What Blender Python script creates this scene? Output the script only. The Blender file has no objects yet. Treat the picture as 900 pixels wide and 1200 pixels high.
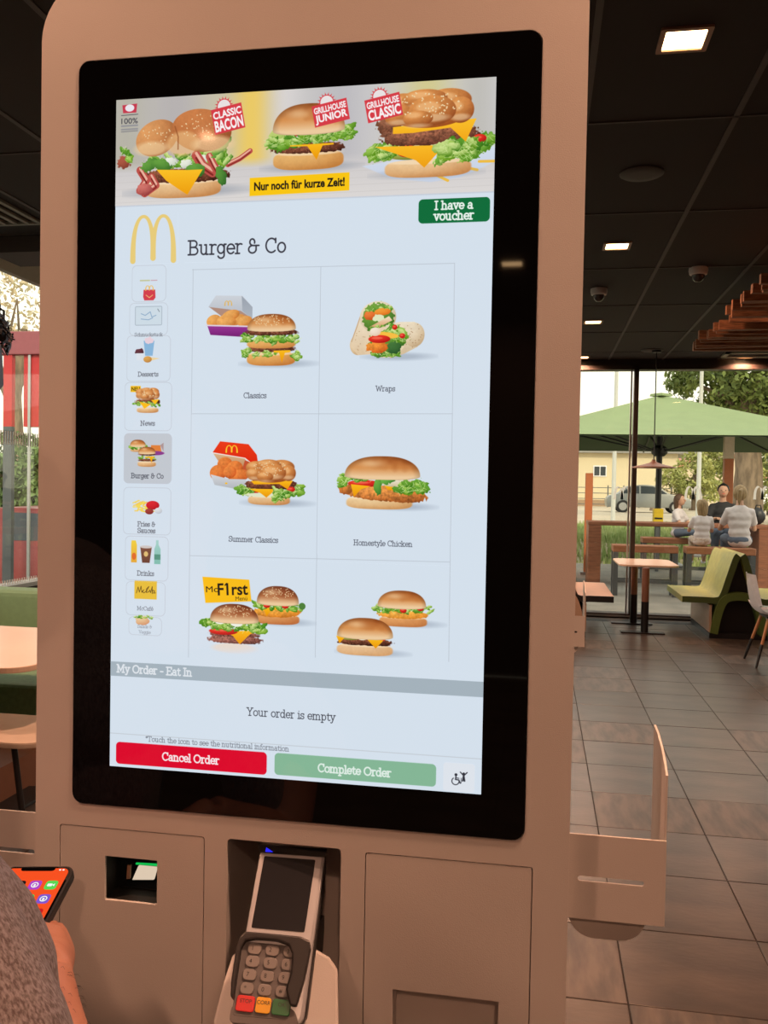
import bpy, bmesh, math, random
import numpy as np
from mathutils import Vector, Matrix, noise
SC = bpy.context.scene; COL = SC.collection; D_ = bpy.data
# ---------------------------------------------------------------- camera, solved from the room's own lines
F_PX, YAW, PITCH, ROLL, EYE = 1040.05, 0.17348, 0.026114, 0.018346, 1.45
_f = np.array([-math.sin(YAW), math.cos(YAW), 0]); _r = np.array([math.cos(YAW), math.sin(YAW), 0]); _u = np.array([0, 0, 1.0])
_f2 = _f * math.cos(PITCH) - _u * math.sin(PITCH); _u2 = _u * math.cos(PITCH) + _f * math.sin(PITCH)
_r3 = _r * math.cos(ROLL) + _u2 * math.sin(ROLL); _u3 = -_r * math.sin(ROLL) + _u2 * math.cos(ROLL)
CAM = np.array([_r3, -_u3, _f2]); EYEP = np.array([0, 0, EYE])
def ray(px, py): return CAM.T @ np.array([(px - 450) / F_PX, (py - 600) / F_PX, 1.0])
def on_y(px, py, Y): d = ray(px, py); return EYEP + d * Y / d[1]
def on_x(px, py, X): d = ray(px, py); return EYEP + d * X / d[0]
def on_z(px, py, Z=0.0): d = ray(px, py); return EYEP + d * (Z - EYE) / d[2]
def at_d(px, py, D): return EYEP + ray(px, py) * D
cd = D_.cameras.new('camera'); cam = D_.objects.new('camera', cd); COL.objects.link(cam); SC.camera = cam
cd.sensor_fit = 'VERTICAL'; cd.sensor_height = 24; cd.lens = F_PX / 1200 * 24; cd.clip_start = .02; cd.clip_end = 400
cam.matrix_world = Matrix(((_r3[0], _u3[0], -_f2[0], 0), (_r3[1], _u3[1], -_f2[1], 0), (_r3[2], _u3[2], -_f2[2], EYE), (0, 0, 0, 1)))
# ---------------------------------------------------------------- sky, sun, exposure
SC.view_settings.view_transform = 'Standard'; SC.view_settings.look = 'None'; SC.view_settings.exposure = 0.0; SC.view_settings.gamma = 1.0
SC.view_settings.use_curve_mapping = False
wd = D_.worlds.new('sky'); SC.world = wd; wd.use_nodes = True; nt = wd.node_tree; nt.nodes.clear()
wo = nt.nodes.new('ShaderNodeOutputWorld'); bg = nt.nodes.new('ShaderNodeBackground'); bg.inputs[1].default_value = 1.75
tc = nt.nodes.new('ShaderNodeTexCoord'); sp = nt.nodes.new('ShaderNodeSeparateXYZ'); rp = nt.nodes.new('ShaderNodeValToRGB')
rp.color_ramp.elements[0].position = .48; rp.color_ramp.elements[0].color = (1.0, .86, .62, 1)
rp.color_ramp.elements[1].position = .62; rp.color_ramp.elements[1].color = (1.0, .97, .9, 1)
mp = nt.nodes.new('ShaderNodeMapRange'); mp.inputs[1].default_value = -1; mp.inputs[2].default_value = 1
nt.links.new(tc.outputs['Generated'], sp.inputs[0]); nt.links.new(sp.outputs[2], mp.inputs[0]); nt.links.new(mp.outputs[0], rp.inputs[0]); nt.links.new(rp.outputs[0], bg.inputs[0]); nt.links.new(bg.outputs[0], wo.inputs[0])
sl = D_.lights.new('evening_sun', 'SUN'); sl.energy = 2.0; sl.angle = .03; sl.color = (1, .82, .58); so = D_.objects.new('evening_sun', sl); COL.objects.link(so)
so.rotation_euler = (math.radians(62), 0, math.radians(-152 + 180))     # low sun from behind the restaurant's left corner
DOWN = (1.0, .50, .30)                                                   # colour of the recessed lamps
DOWN_W = 27.0
# ---------------------------------------------------------------- materials
def mat(name, col, rough=.5, metal=0, spec=.5, col2=None, scale=20, detail=4, bump=0, bscale=None, stretch=None, emit=None, es=0, trans=0, contrast=(.35, .65), coat=0, sheen=0):
    m = D_.materials.new(name); m.use_nodes = True; n = m.node_tree; b = n.nodes['Principled BSDF']
    def c4(c): return (c[0], c[1], c[2], 1)
    b.inputs['Base Color'].default_value = c4(col); b.inputs['Roughness'].default_value = rough; b.inputs['Metallic'].default_value = metal
    b.inputs['Specular IOR Level'].default_value = spec; b.inputs['Coat Weight'].default_value = coat; b.inputs['Transmission Weight'].default_value = trans
    b.inputs['Sheen Weight'].default_value = sheen
    if emit: b.inputs['Emission Color'].default_value = c4(emit); b.inputs['Emission Strength'].default_value = es
    t = n.nodes.new('ShaderNodeTexCoord'); mpn = n.nodes.new('ShaderNodeMapping'); n.links.new(t.outputs['Object'], mpn.inputs[0])
    if stretch: mpn.inputs['Scale'].default_value = stretch
    nz = n.nodes.new('ShaderNodeTexNoise'); nz.inputs['Scale'].default_value = scale; nz.inputs['Detail'].default_value = detail
    n.links.new(mpn.outputs[0], nz.inputs['Vector'])
    cr = n.nodes.new('ShaderNodeValToRGB'); cr.color_ramp.elements[0].position = contrast[0]; cr.color_ramp.elements[1].position = contrast[1]
    c2 = col2 if col2 else tuple(x * .93 for x in col)
    cr.color_ramp.elements[0].color = c4(c2); cr.color_ramp.elements[1].color = c4(col)
    n.links.new(nz.outputs[0], cr.inputs[0]); n.links.new(cr.outputs[0], b.inputs['Base Color'])
    if bump:
        bp = n.nodes.new('ShaderNodeBump'); bp.inputs['Strength'].default_value = bump; bp.inputs['Distance'].default_value = .002
        z2 = n.nodes.new('ShaderNodeTexNoise'); z2.inputs['Scale'].default_value = bscale or scale * 4; n.links.new(mpn.outputs[0], z2.inputs['Vector'])
        n.links.new(z2.outputs[0], bp.inputs['Height']); n.links.new(bp.outputs[0], b.inputs['Normal'])
    return m
def emat(name, col, s):
    m = D_.materials.new(name); m.use_nodes = True; n = m.node_tree; n.nodes.clear(); o = n.nodes.new('ShaderNodeOutputMaterial'); e = n.nodes.new('ShaderNodeEmission')
    e.inputs[0].default_value = (*col, 1); e.inputs[1].default_value = s; n.links.new(e.outputs[0], o.inputs[0]); return m
def glassmat(name, tint=(.94, .96, .93), refl=1.0):
    m = D_.materials.new(name); m.use_nodes = True; n = m.node_tree; n.nodes.clear(); o = n.nodes.new('ShaderNodeOutputMaterial')
    tr = n.nodes.new('ShaderNodeBsdfTransparent'); tr.inputs[0].default_value = (*tint, 1); g = n.nodes.new('ShaderNodeBsdfGlossy'); g.inputs['Roughness'].default_value = .01
    lw = n.nodes.new('ShaderNodeLayerWeight'); lw.inputs[0].default_value = .5; pw_ = n.nodes.new('ShaderNodeMath'); pw_.operation = 'POWER'; pw_.inputs[1].default_value = 5; fr = n.nodes.new('ShaderNodeMath'); fr.operation = 'MULTIPLY_ADD'; fr.inputs[1].default_value = .5; fr.inputs[2].default_value = .035; n.links.new(lw.outputs['Facing'], pw_.inputs[0]); n.links.new(pw_.outputs[0], fr.inputs[0]); mx = n.nodes.new('ShaderNodeMixShader')
    n.links.new(fr.outputs[0], mx.inputs[0]); n.links.new(tr.outputs[0], mx.inputs[1]); n.links.new(g.outputs[0], mx.inputs[2]); n.links.new(mx.outputs[0], o.inputs[0]); return m
def sc_(r, g, b):
    f = lambda v: ((v / 255 + .055) / 1.055) ** 2.4 if v > 10 else v / 255 / 12.92
    return (f(r), f(g), f(b))
M = {}
M['kiosk'] = mat('kiosk_powder_coat', (.66, .63, .61), .42, bump=.12, bscale=900, scale=3)
M['blackglass'] = mat('black_glass', (.003, .003, .0035), .03, spec=.32, scale=2)
M['dark'] = mat('dark_plastic', (.012, .012, .014), .4)
M['cavity'] = mat('dark_cavity', (.02, .018, .017), .6)
M['ceil'] = mat('ceiling_panel', (.020, .016, .014), .85, bump=.3, bscale=300, scale=60)
M['tee'] = mat('ceiling_tee', (.055, .047, .043), .6)
M['tile'] = mat('floor_tile', (.10, .08, .066), .30, spec=.5, col2=(.042, .036, .032), scale=3.2, detail=9, bump=.25, bscale=26, stretch=(1, 2.2, 1), contrast=(.3, .7))
M['tile_b'] = mat('floor_tile_streaked', (.115, .092, .075), .36, spec=.5, col2=(.045, .038, .033), scale=5, detail=6, bump=.5, bscale=16, stretch=(3.5, .8, 1), contrast=(.38, .62))
M['grout'] = mat('floor_grout', (.035, .03, .027), .8)
M['wall'] = mat('dark_wall', (.05, .04, .035), .7)
M['frame'] = mat('window_frame', (.03, .02, .016), .4)
M['alu'] = mat('aluminium', (.5, .5, .5), .3, metal=.9)
M['steel'] = mat('grey_steel', (.12, .13, .14), .4, metal=.3)
M['glass'] = glassmat('window_glass')
M['wood'] = mat('warm_wood', (.36, .15, .075), .45, col2=(.22, .085, .045), scale=6, stretch=(1, 10, 10))
M['stick'] = mat('stick_wood', (.40, .17, .075), .6, col2=(.2, .08, .035), scale=14, stretch=(1, 8, 8), bump=.4)
M['tabletop'] = mat('cream_laminate', (.78, .62, .5), .25, scale=2)
M['green'] = mat('green_leather', (.42, .46, .09), .42, col2=(.34, .38, .07), scale=14, bump=.2, bscale=160)
M['greenedge'] = mat('dark_green_edge', (.07, .11, .03), .5)
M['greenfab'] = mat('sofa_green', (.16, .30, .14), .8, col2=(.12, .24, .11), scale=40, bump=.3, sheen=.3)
M['beige'] = mat('beige_leather', (.55, .36, .25), .45)
M['white'] = mat('white_plastic', (.88, .87, .9), .35)
M['cone'] = mat('pendant_brown', (.20, .09, .055), .45)
M['camwhite'] = mat('camera_housing', (.6, .57, .55), .4)
M['silver'] = mat('terminal_silver', (.52, .54, .58), .34, metal=.25, scale=4)
M['termdark'] = mat('terminal_dark', (.022, .02, .02), .42)
M['keypad'] = mat('terminal_keypad', (.16, .15, .15), .45)
M['key'] = mat('terminal_key', (.27, .25, .24), .4)
M['red'] = mat('key_red', (.75, .03, .03), .35); M['yellow'] = mat('key_yellow', (.95, .48, .02), .35); M['kgreen'] = mat('key_green', (.015, .17, .05), .35)
M['ink'] = mat('key_print', (.03, .03, .03), .6)
M['skin'] = mat('skin', (.58, .27, .17), .5, col2=(.50, .21, .13), scale=30, bump=.2, bscale=220)
M['hair'] = mat('dark_hair', (.012, .009, .007), .5)
M['heather'] = mat('heather_jersey', (.25, .225, .235), .9, col2=(.10, .075, .075), scale=430, detail=4, stretch=(1, 1, .3), bump=.5, bscale=700, contrast=(.38, .62), sheen=.2)
M['jeans'] = mat('blue_jeans', (.10, .12, .17), .8)
M['redpaint'] = mat('red_cladding', (.62, .035, .04), .4)
M['purplered'] = mat('mauve_beam', (.36, .10, .12), .5)
# ---------------------------------------------------------------- object helpers
def link(o, parent=None):
    COL.objects.link(o)
    if parent is not None: o.parent = parent
    return o
def thing(name, label, cat, loc=(0, 0, 0), group=None):
    o = D_.objects.new(name, None); o.empty_display_size = .1; o.location = loc; COL.objects.link(o)
    o['label'] = label; o['category'] = cat
    if group: o['group'] = group
    return o
def tag(o, label, cat, group=None, kind=None):
    o['label'] = label; o['category'] = cat
    if group: o['group'] = group
    if kind: o['kind'] = kind
    return o
def put(name, bm, m, parent=None, smooth=False, bevel=0, seg=2, kind=None, label=None, loc=None):
    """bm in world coordinates; when parented to an Empty without rotation the parent's location is subtracted"""
    me = D_.meshes.new(name); bm.normal_update()
    if bevel:
        es = [e for e in bm.edges if len(e.link_faces) == 2 and e.calc_face_angle(0) > .6]
        bmesh.ops.bevel(bm, geom=es, offset=bevel, segments=seg, affect='EDGES', profile=.6, clamp_overlap=True)
    bm.to_mesh(me); bm.free()
    for p in me.polygons: p.use_smooth = smooth
    me.materials.append(m); o = D_.objects.new(name, me); link(o, parent)
    if parent is not None:
        off = Vector((0, 0, 0)); q = parent
        while q is not None: off += q.location; q = q.parent
        me.transform(Matrix.Translation(-off))
    if kind: o['kind'] = kind
    if label: o['label'] = label
    if smooth: auto(o)
    return o
def auto(o, a=.7):
    me = o.data; me.update(); bm = bmesh.new(); bm.from_mesh(me)
    for e in bm.edges: e.smooth = not (len(e.link_faces) == 2 and e.calc_face_angle(0) > a)
    bm.to_mesh(me); bm.free()
def NB(): return bmesh.new()
def box(bm, x0, y0, z0, x1, y1, z1, mtx=None):
    r = bmesh.ops.create_cube(bm, size=1); vs = r['verts']
    for v in vs:
        v.co = Vector((x0 + (v.co.x + .5) * (x1 - x0), y0 + (v.co.y + .5) * (y1 - y0), z0 + (v.co.z + .5) * (z1 - z0)))
        if mtx is not None: v.co = mtx @ v.co
    return vs
def bar(bm, a, b, w, h=None, up=(0, 0, 1)):
    """square bar from a to b"""
    a, b = Vector(a), Vector(b); d = (b - a); L = d.length; d.normalize(); h = h or w
    s = d.cross(Vector(up)); s = s.normalized() if s.length > 1e-4 else Vector((1, 0, 0)); u = s.cross(d)
    m = Matrix((( s.x, d.x, u.x, a.x), (s.y, d.y, u.y, a.y), (s.z, d.z, u.z, a.z), (0, 0, 0, 1)))
    return box(bm, -w / 2, 0, -h / 2, w / 2, L, h / 2, m)
def tube(bm, pts, r, n=8, caps=True):
    pts = [Vector(p) for p in pts]; rs = r if isinstance(r, (list, tuple)) else [r] * len(pts); rings = []
    ref = None
    for i, p in enumerate(pts):
        d = (pts[min(i + 1, len(pts) - 1)] - pts[max(i - 1, 0)]).normalized()
        if ref is None: ref = d.orthogonal().normalized()
        s = (ref - d * ref.dot(d)).normalized(); ref = s; t = d.cross(s)
        rings.append([bm.verts.new(p + (s * math.cos(a) + t * math.sin(a)) * rs[i]) for a in [2 * math.pi * k / n for k in range(n)]])
    for A, B in zip(rings, rings[1:]):
        for k in range(n): bm.faces.new((A[k], A[(k + 1) % n], B[(k + 1) % n], B[k]))
    if caps:
        bm.faces.new(rings[0][::-1]); bm.faces.new(rings[-1])
def lathe(bm, prof, c=(0, 0, 0), n=24, mtx=None):
    """prof: (radius, height) list"""
    rings = []
    for r, z in prof:
        ring = []
        for k in range(n):
            a = 2 * math.pi * k / n; v = Vector((r * math.cos(a), r * math.sin(a), z))
            if mtx is not None: v = mtx @ v
            ring.append(bm.verts.new(v + Vector(c)))
        rings.append(ring)
    for A, B in zip(rings, rings[1:]):
        for k in range(n): bm.faces.new((A[k], A[(k + 1) % n], B[(k + 1) % n], B[k]))
    bm.faces.new(rings[0][::-1]); bm.faces.new(rings[-1])
def rring(w0, h0, w1, h1, rad, seg=6, rads=None):
    """rounded rectangle outline, counter-clockwise from the lower left; rads per corner (ll, lr, ur, ul)"""
    rr = rads or (rad,) * 4; P = []
    for (cx, cy, a0, r) in ((w0, h0, 180, rr[0]), (w1, h0, 270, rr[1]), (w1, h1, 0, rr[2]), (w0, h1, 90, rr[3])):
        sx = 1 if cx == w0 else -1; sy = 1 if cy == h0 else -1
        if r <= 0: P.append((cx, cy)); continue
        for k in range(seg + 1):
            a = math.radians(a0 + 90 * k / seg); P.append((cx + sx * r + r * math.cos(a), cy + sy * r + r * math.sin(a)))
    return P
def prism(bm, pts, y0, y1, f=None):
    """outline in X,Z extruded along Y (or f(a, b, c) maps outline a, b and depth c to a point)"""
    f = f or (lambda a, b, c: (a, c, b))
    A = [bm.verts.new(f(p[0], p[1], y0)) for p in pts]; B = [bm.verts.new(f(p[0], p[1], y1)) for p in pts]; n = len(pts)
    bm.faces.new(A); bm.faces.new(B[::-1])
    for i in range(n): bm.faces.new((A[(i + 1) % n], A[i], B[i], B[(i + 1) % n]))
    bmesh.ops.recalc_face_normals(bm, faces=bm.faces[:])
def plate_holes(bm, outer, holes, y0, y1):
    """flat plate in X,Z with holes, extruded Y: triangle fill between the outlines"""
    loops = [outer] + holes; edges = []; rings = []
    for lp in loops:
        vs = [bm.verts.new((p[0], y0, p[1])) for p in lp]; rings.append(vs)
        for i in range(len(vs)): edges.append(bm.edges.new((vs[i], vs[(i + 1) % len(vs)])))
    r = bmesh.ops.triangle_fill(bm, use_beauty=True, use_dissolve=False, edges=edges, normal=(0, -1, 0))
    fs = [g for g in r['geom'] if isinstance(g, bmesh.types.BMFace)]
    ex = bmesh.ops.extrude_face_region(bm, geom=fs); vs = [g for g in ex['geom'] if isinstance(g, bmesh.types.BMVert)]
    for v in vs: v.co.y = y1
    bmesh.ops.recalc_face_normals(bm, faces=bm.faces[:])
def blob(bm, c, r, sub=2, sc=(1, 1, 1), nz=0, nsc=8, seed=0, mtx=None):
    q = bmesh.ops.create_icosphere(bm, subdivisions=sub, radius=1)
    for v in q['verts']:
        p = v.co.copy(); k = 1 + nz * noise.noise(p * nsc * .3 + Vector((seed, seed * .7, 0)))
        p = Vector((p.x * sc[0], p.y * sc[1], p.z * sc[2])) * r * k
        if mtx is not None: p = mtx @ p
        v.co = p + Vector(c)
def copy_tree(o, parent=None, delta=None):
    c = o.copy(); COL.objects.link(c); c.parent = parent
    if delta is not None: c.location = o.location + Vector(delta)
    for ch in list(o.children): copy_tree(ch, c)
    return c
def skin(name, nodes, links_, m, parent=None, sub=2, kind=None, label=None, disp=0):
    """nodes: (point, radius); one skinned, subdivided mesh, baked"""
    me = D_.meshes.new(name); off = Vector((0, 0, 0)); q = parent
    while q is not None: off += q.location; q = q.parent
    me.from_pydata([Vector(p) - off for p, r in nodes], links_, []); o = D_.objects.new(name, me); COL.objects.link(o)
    sm = o.modifiers.new('s', 'SKIN'); sm.use_smooth_shade = True
    if not me.skin_vertices: me.attributes  # layer is made with the modifier
    bm = bmesh.new(); bm.from_mesh(me); lay = bm.verts.layers.skin.verify(); bm.verts.ensure_lookup_table()
    for i, (p, r) in enumerate(nodes):
        bm.verts[i][lay].radius = (r, r) if not isinstance(r, tuple) else r
        bm.verts[i][lay].use_root = (i == 0)
    bm.to_mesh(me); bm.free()
    ss = o.modifiers.new('u', 'SUBSURF'); ss.levels = sub; ss.render_levels = sub
    bpy.context.view_layer.update(); dg = bpy.context.evaluated_depsgraph_get()
    nm = D_.meshes.new_from_object(o.evaluated_get(dg)); nm.name = name; D_.objects.remove(o); o = D_.objects.new(name, nm)
    link(o, parent); nm.materials.clear(); nm.materials.append(m)
    for p in nm.polygons: p.use_smooth = True
    if kind: o['kind'] = kind
    if label: o['label'] = label
    return o
def fuse(name, bm, m, parent=None, voxel=.006, it=3, kind=None, label=None):
    """overlapping closed pieces become one continuous surface"""
    o = put(name, bm, m, parent); r = o.modifiers.new('r', 'REMESH'); r.mode = 'VOXEL'; r.voxel_size = voxel; r.use_smooth_shade = True
    if it: q = o.modifiers.new('s', 'SMOOTH'); q.iterations = it; q.factor = .5
    bpy.context.view_layer.update(); nm = D_.meshes.new_from_object(o.evaluated_get(bpy.context.evaluated_depsgraph_get())); nm.name = name
    o.modifiers.clear(); o.data = nm; nm.materials.clear(); nm.materials.append(m)
    for p in nm.polygons: p.use_smooth = True
    return o
def pic_light(name, loc, w, col, size=.14, parent=None, ang=None):
    l = D_.lights.new(name, 'AREA'); l.energy = w; l.color = col; l.shape = 'SQUARE'; l.size = size
    if ang: l.spread = math.radians(ang)
    o = D_.objects.new(name, l); COL.objects.link(o); o.location = loc; return o
# ---------------------------------------------------------------- the menu picture, painted in numpy
SW, SH = 1080, 1920
SX0, SX1, SZ0, SZ1, FACE_Y = -0.4500, -0.0512, 1.1462, 1.8552, 0.886
def S(px, py):
    p = on_y(px, py, FACE_Y)
    return np.array([(p[0] - SX0) / (SX1 - SX0) * SW, (SZ1 - p[2]) / (SZ1 - SZ0) * SH])
K = 2.43                                     # picture units per millimetre-ish local unit
CV = np.zeros((SH, SW, 3), np.float32)
rng = np.random.default_rng(5)
def srgb(*c): return np.array(c, np.float32) / 255.0
def vnoise(h, w, cell, seed=0):
    r = np.random.default_rng(seed); gh, gw = int(h / cell) + 3, int(w / cell) + 3
    g = r.random((gh, gw)).astype(np.float32)
    y = np.arange(h) / cell; x = np.arange(w) / cell
    yi = y.astype(int); xi = x.astype(int); fy = (y - yi)[:, None]; fx = (x - xi)[None]
    fy = fy * fy * (3 - 2 * fy); fx = fx * fx * (3 - 2 * fx)
    a = g[yi][:, xi]; b = g[yi][:, xi + 1]; c = g[yi + 1][:, xi]; d = g[yi + 1][:, xi + 1]
    return (a * (1 - fx) + b * fx) * (1 - fy) + (c * (1 - fx) + d * fx) * fy
N4, N9, N2 = vnoise(SH, SW, 5, 1), vnoise(SH, SW, 14, 2), vnoise(SH, SW, 2.5, 3)
NN = (N4 * .4 + N9 * .35 + N2 * .25)
def window(x0, y0, x1, y1):
    x0 = max(0, int(x0) - 2); y0 = max(0, int(y0) - 2); x1 = min(SW, int(x1) + 3); y1 = min(SH, int(y1) + 3)
    if x1 <= x0 or y1 <= y0: return None
    ys, xs = np.mgrid[y0:y1, x0:x1].astype(np.float32)
    return slice(y0, y1), slice(x0, x1), xs + .5, ys + .5
def over(sl, a, col):
    a = np.clip(a, 0, 1)[..., None]
    CV[sl] = CV[sl] * (1 - a) + np.asarray(col, np.float32) * a
def mix(a, b, t):
    t = np.clip(t, 0, 1)
    t = t[..., None] if hasattr(t, 'ndim') and t.ndim else t
    return np.asarray(a) * (1 - t) + np.asarray(b) * t
def ell(cx, cy, rx, ry, c0, c1=None, rot=0, soft=1.0, alpha=1, noise=0, pw=2.0, light=True, rag=0):
    """shaded ellipse: c0 lit tone, c1 tone towards the lower right rim"""
    c1 = c0 if c1 is None else c1; R_ = max(rx, ry) * (1.15 + rag) + soft
    q = window(cx - R_, cy - R_, cx + R_, cy + R_)
    if q is None: return
    sy, sx, xs, ys = q; ca, sa = math.cos(rot), math.sin(rot)
    X = ((xs - cx) * ca + (ys - cy) * sa) / rx; Y = (-(xs - cx) * sa + (ys - cy) * ca) / ry
    r = (np.abs(X) ** pw + np.abs(Y) ** pw) ** (1 / pw)
    if rag: r = r + (N4[sy, sx] - .5) * rag * 1.6
    a = np.clip((1 - r) * min(rx, ry) / soft + .5, 0, 1) * alpha
    t = np.clip((X * .35 + Y * .55 + .3) * .8 + r * r * .35, 0, 1)
    col = mix(c0, c1, t if light else r * r)
    if noise: col = col * (1 + (NN[sy, sx, None] - .5) * noise)
    over((sy, sx), a, np.clip(col, 0, 1))
def poly(pts, col, col2=None, alpha=1, soft=1.0, noise=0):
    pts = np.array(pts, np.float32); x0, y0 = pts.min(0); x1, y1 = pts.max(0)
    q = window(x0, y0, x1, y1)
    if q is None: return
    sy, sx, xs, ys = q; ins = np.zeros(xs.shape, bool); dmin = np.full(xs.shape, 1e9, np.float32)
    n = len(pts)
    for i in range(n):
        ax, ay = pts[i]; bx, by = pts[(i + 1) % n]
        if ay != by:
            c = ((ay > ys) != (by > ys)) & (xs < (bx - ax) * (ys - ay) / (by - ay) + ax); ins ^= c
        ex, ey = bx - ax, by - ay; L2 = ex * ex + ey * ey + 1e-9
        t = np.clip(((xs - ax) * ex + (ys - ay) * ey) / L2, 0, 1)
        dmin = np.minimum(dmin, np.hypot(xs - ax - t * ex, ys - ay - t * ey))
    sd = np.where(ins, dmin, -dmin)
    c = col if col2 is None else mix(col, col2, (ys - y0) / max(1, y1 - y0))
    if noise: c = np.clip(np.asarray(c) * (1 + (NN[sy, sx, None] - .5) * noise), 0, 1)
    over((sy, sx), np.clip(sd / soft + .5, 0, 1) * alpha, c)
def rrect(x0, y0, x1, y1, r, col, line=0, alpha=1):
    q = window(x0 - 2, y0 - 2, x1 + 2, y1 + 2); sy, sx, xs, ys = q
    hx, hy = (x1 - x0) / 2, (y1 - y0) / 2
    dx = np.abs(xs - (x0 + x1) / 2) - hx + r; dy = np.abs(ys - (y0 + y1) / 2) - hy + r
    sd = np.hypot(np.maximum(dx, 0), np.maximum(dy, 0)) + np.minimum(np.maximum(dx, dy), 0) - r
    a = np.clip(.5 - sd, 0, 1) if not line else np.clip(line / 2 + .5 - np.abs(sd), 0, 1)
    over((sy, sx), a * alpha, col)
def stroke(pts, w, col, alpha=1, taper=None):
    pts = np.array(pts, np.float32); x0, y0 = pts.min(0) - w; x1, y1 = pts.max(0) + w
    q = window(x0, y0, x1, y1)
    if q is None: return
    sy, sx, xs, ys = q; a = np.zeros(xs.shape, np.float32); n = len(pts) - 1
    for i in range(n):
        ax, ay = pts[i]; bx, by = pts[i + 1]; ex, ey = bx - ax, by - ay; L2 = ex * ex + ey * ey + 1e-9
        t = np.clip(((xs - ax) * ex + (ys - ay) * ey) / L2, 0, 1)
        ww = w if taper is None else taper[i] * (1 - t) + taper[i + 1] * t
        a = np.maximum(a, np.clip(ww / 2 + .5 - np.hypot(xs - ax - t * ex, ys - ay - t * ey), 0, 1))
    over((sy, sx), a * alpha, col)
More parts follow.
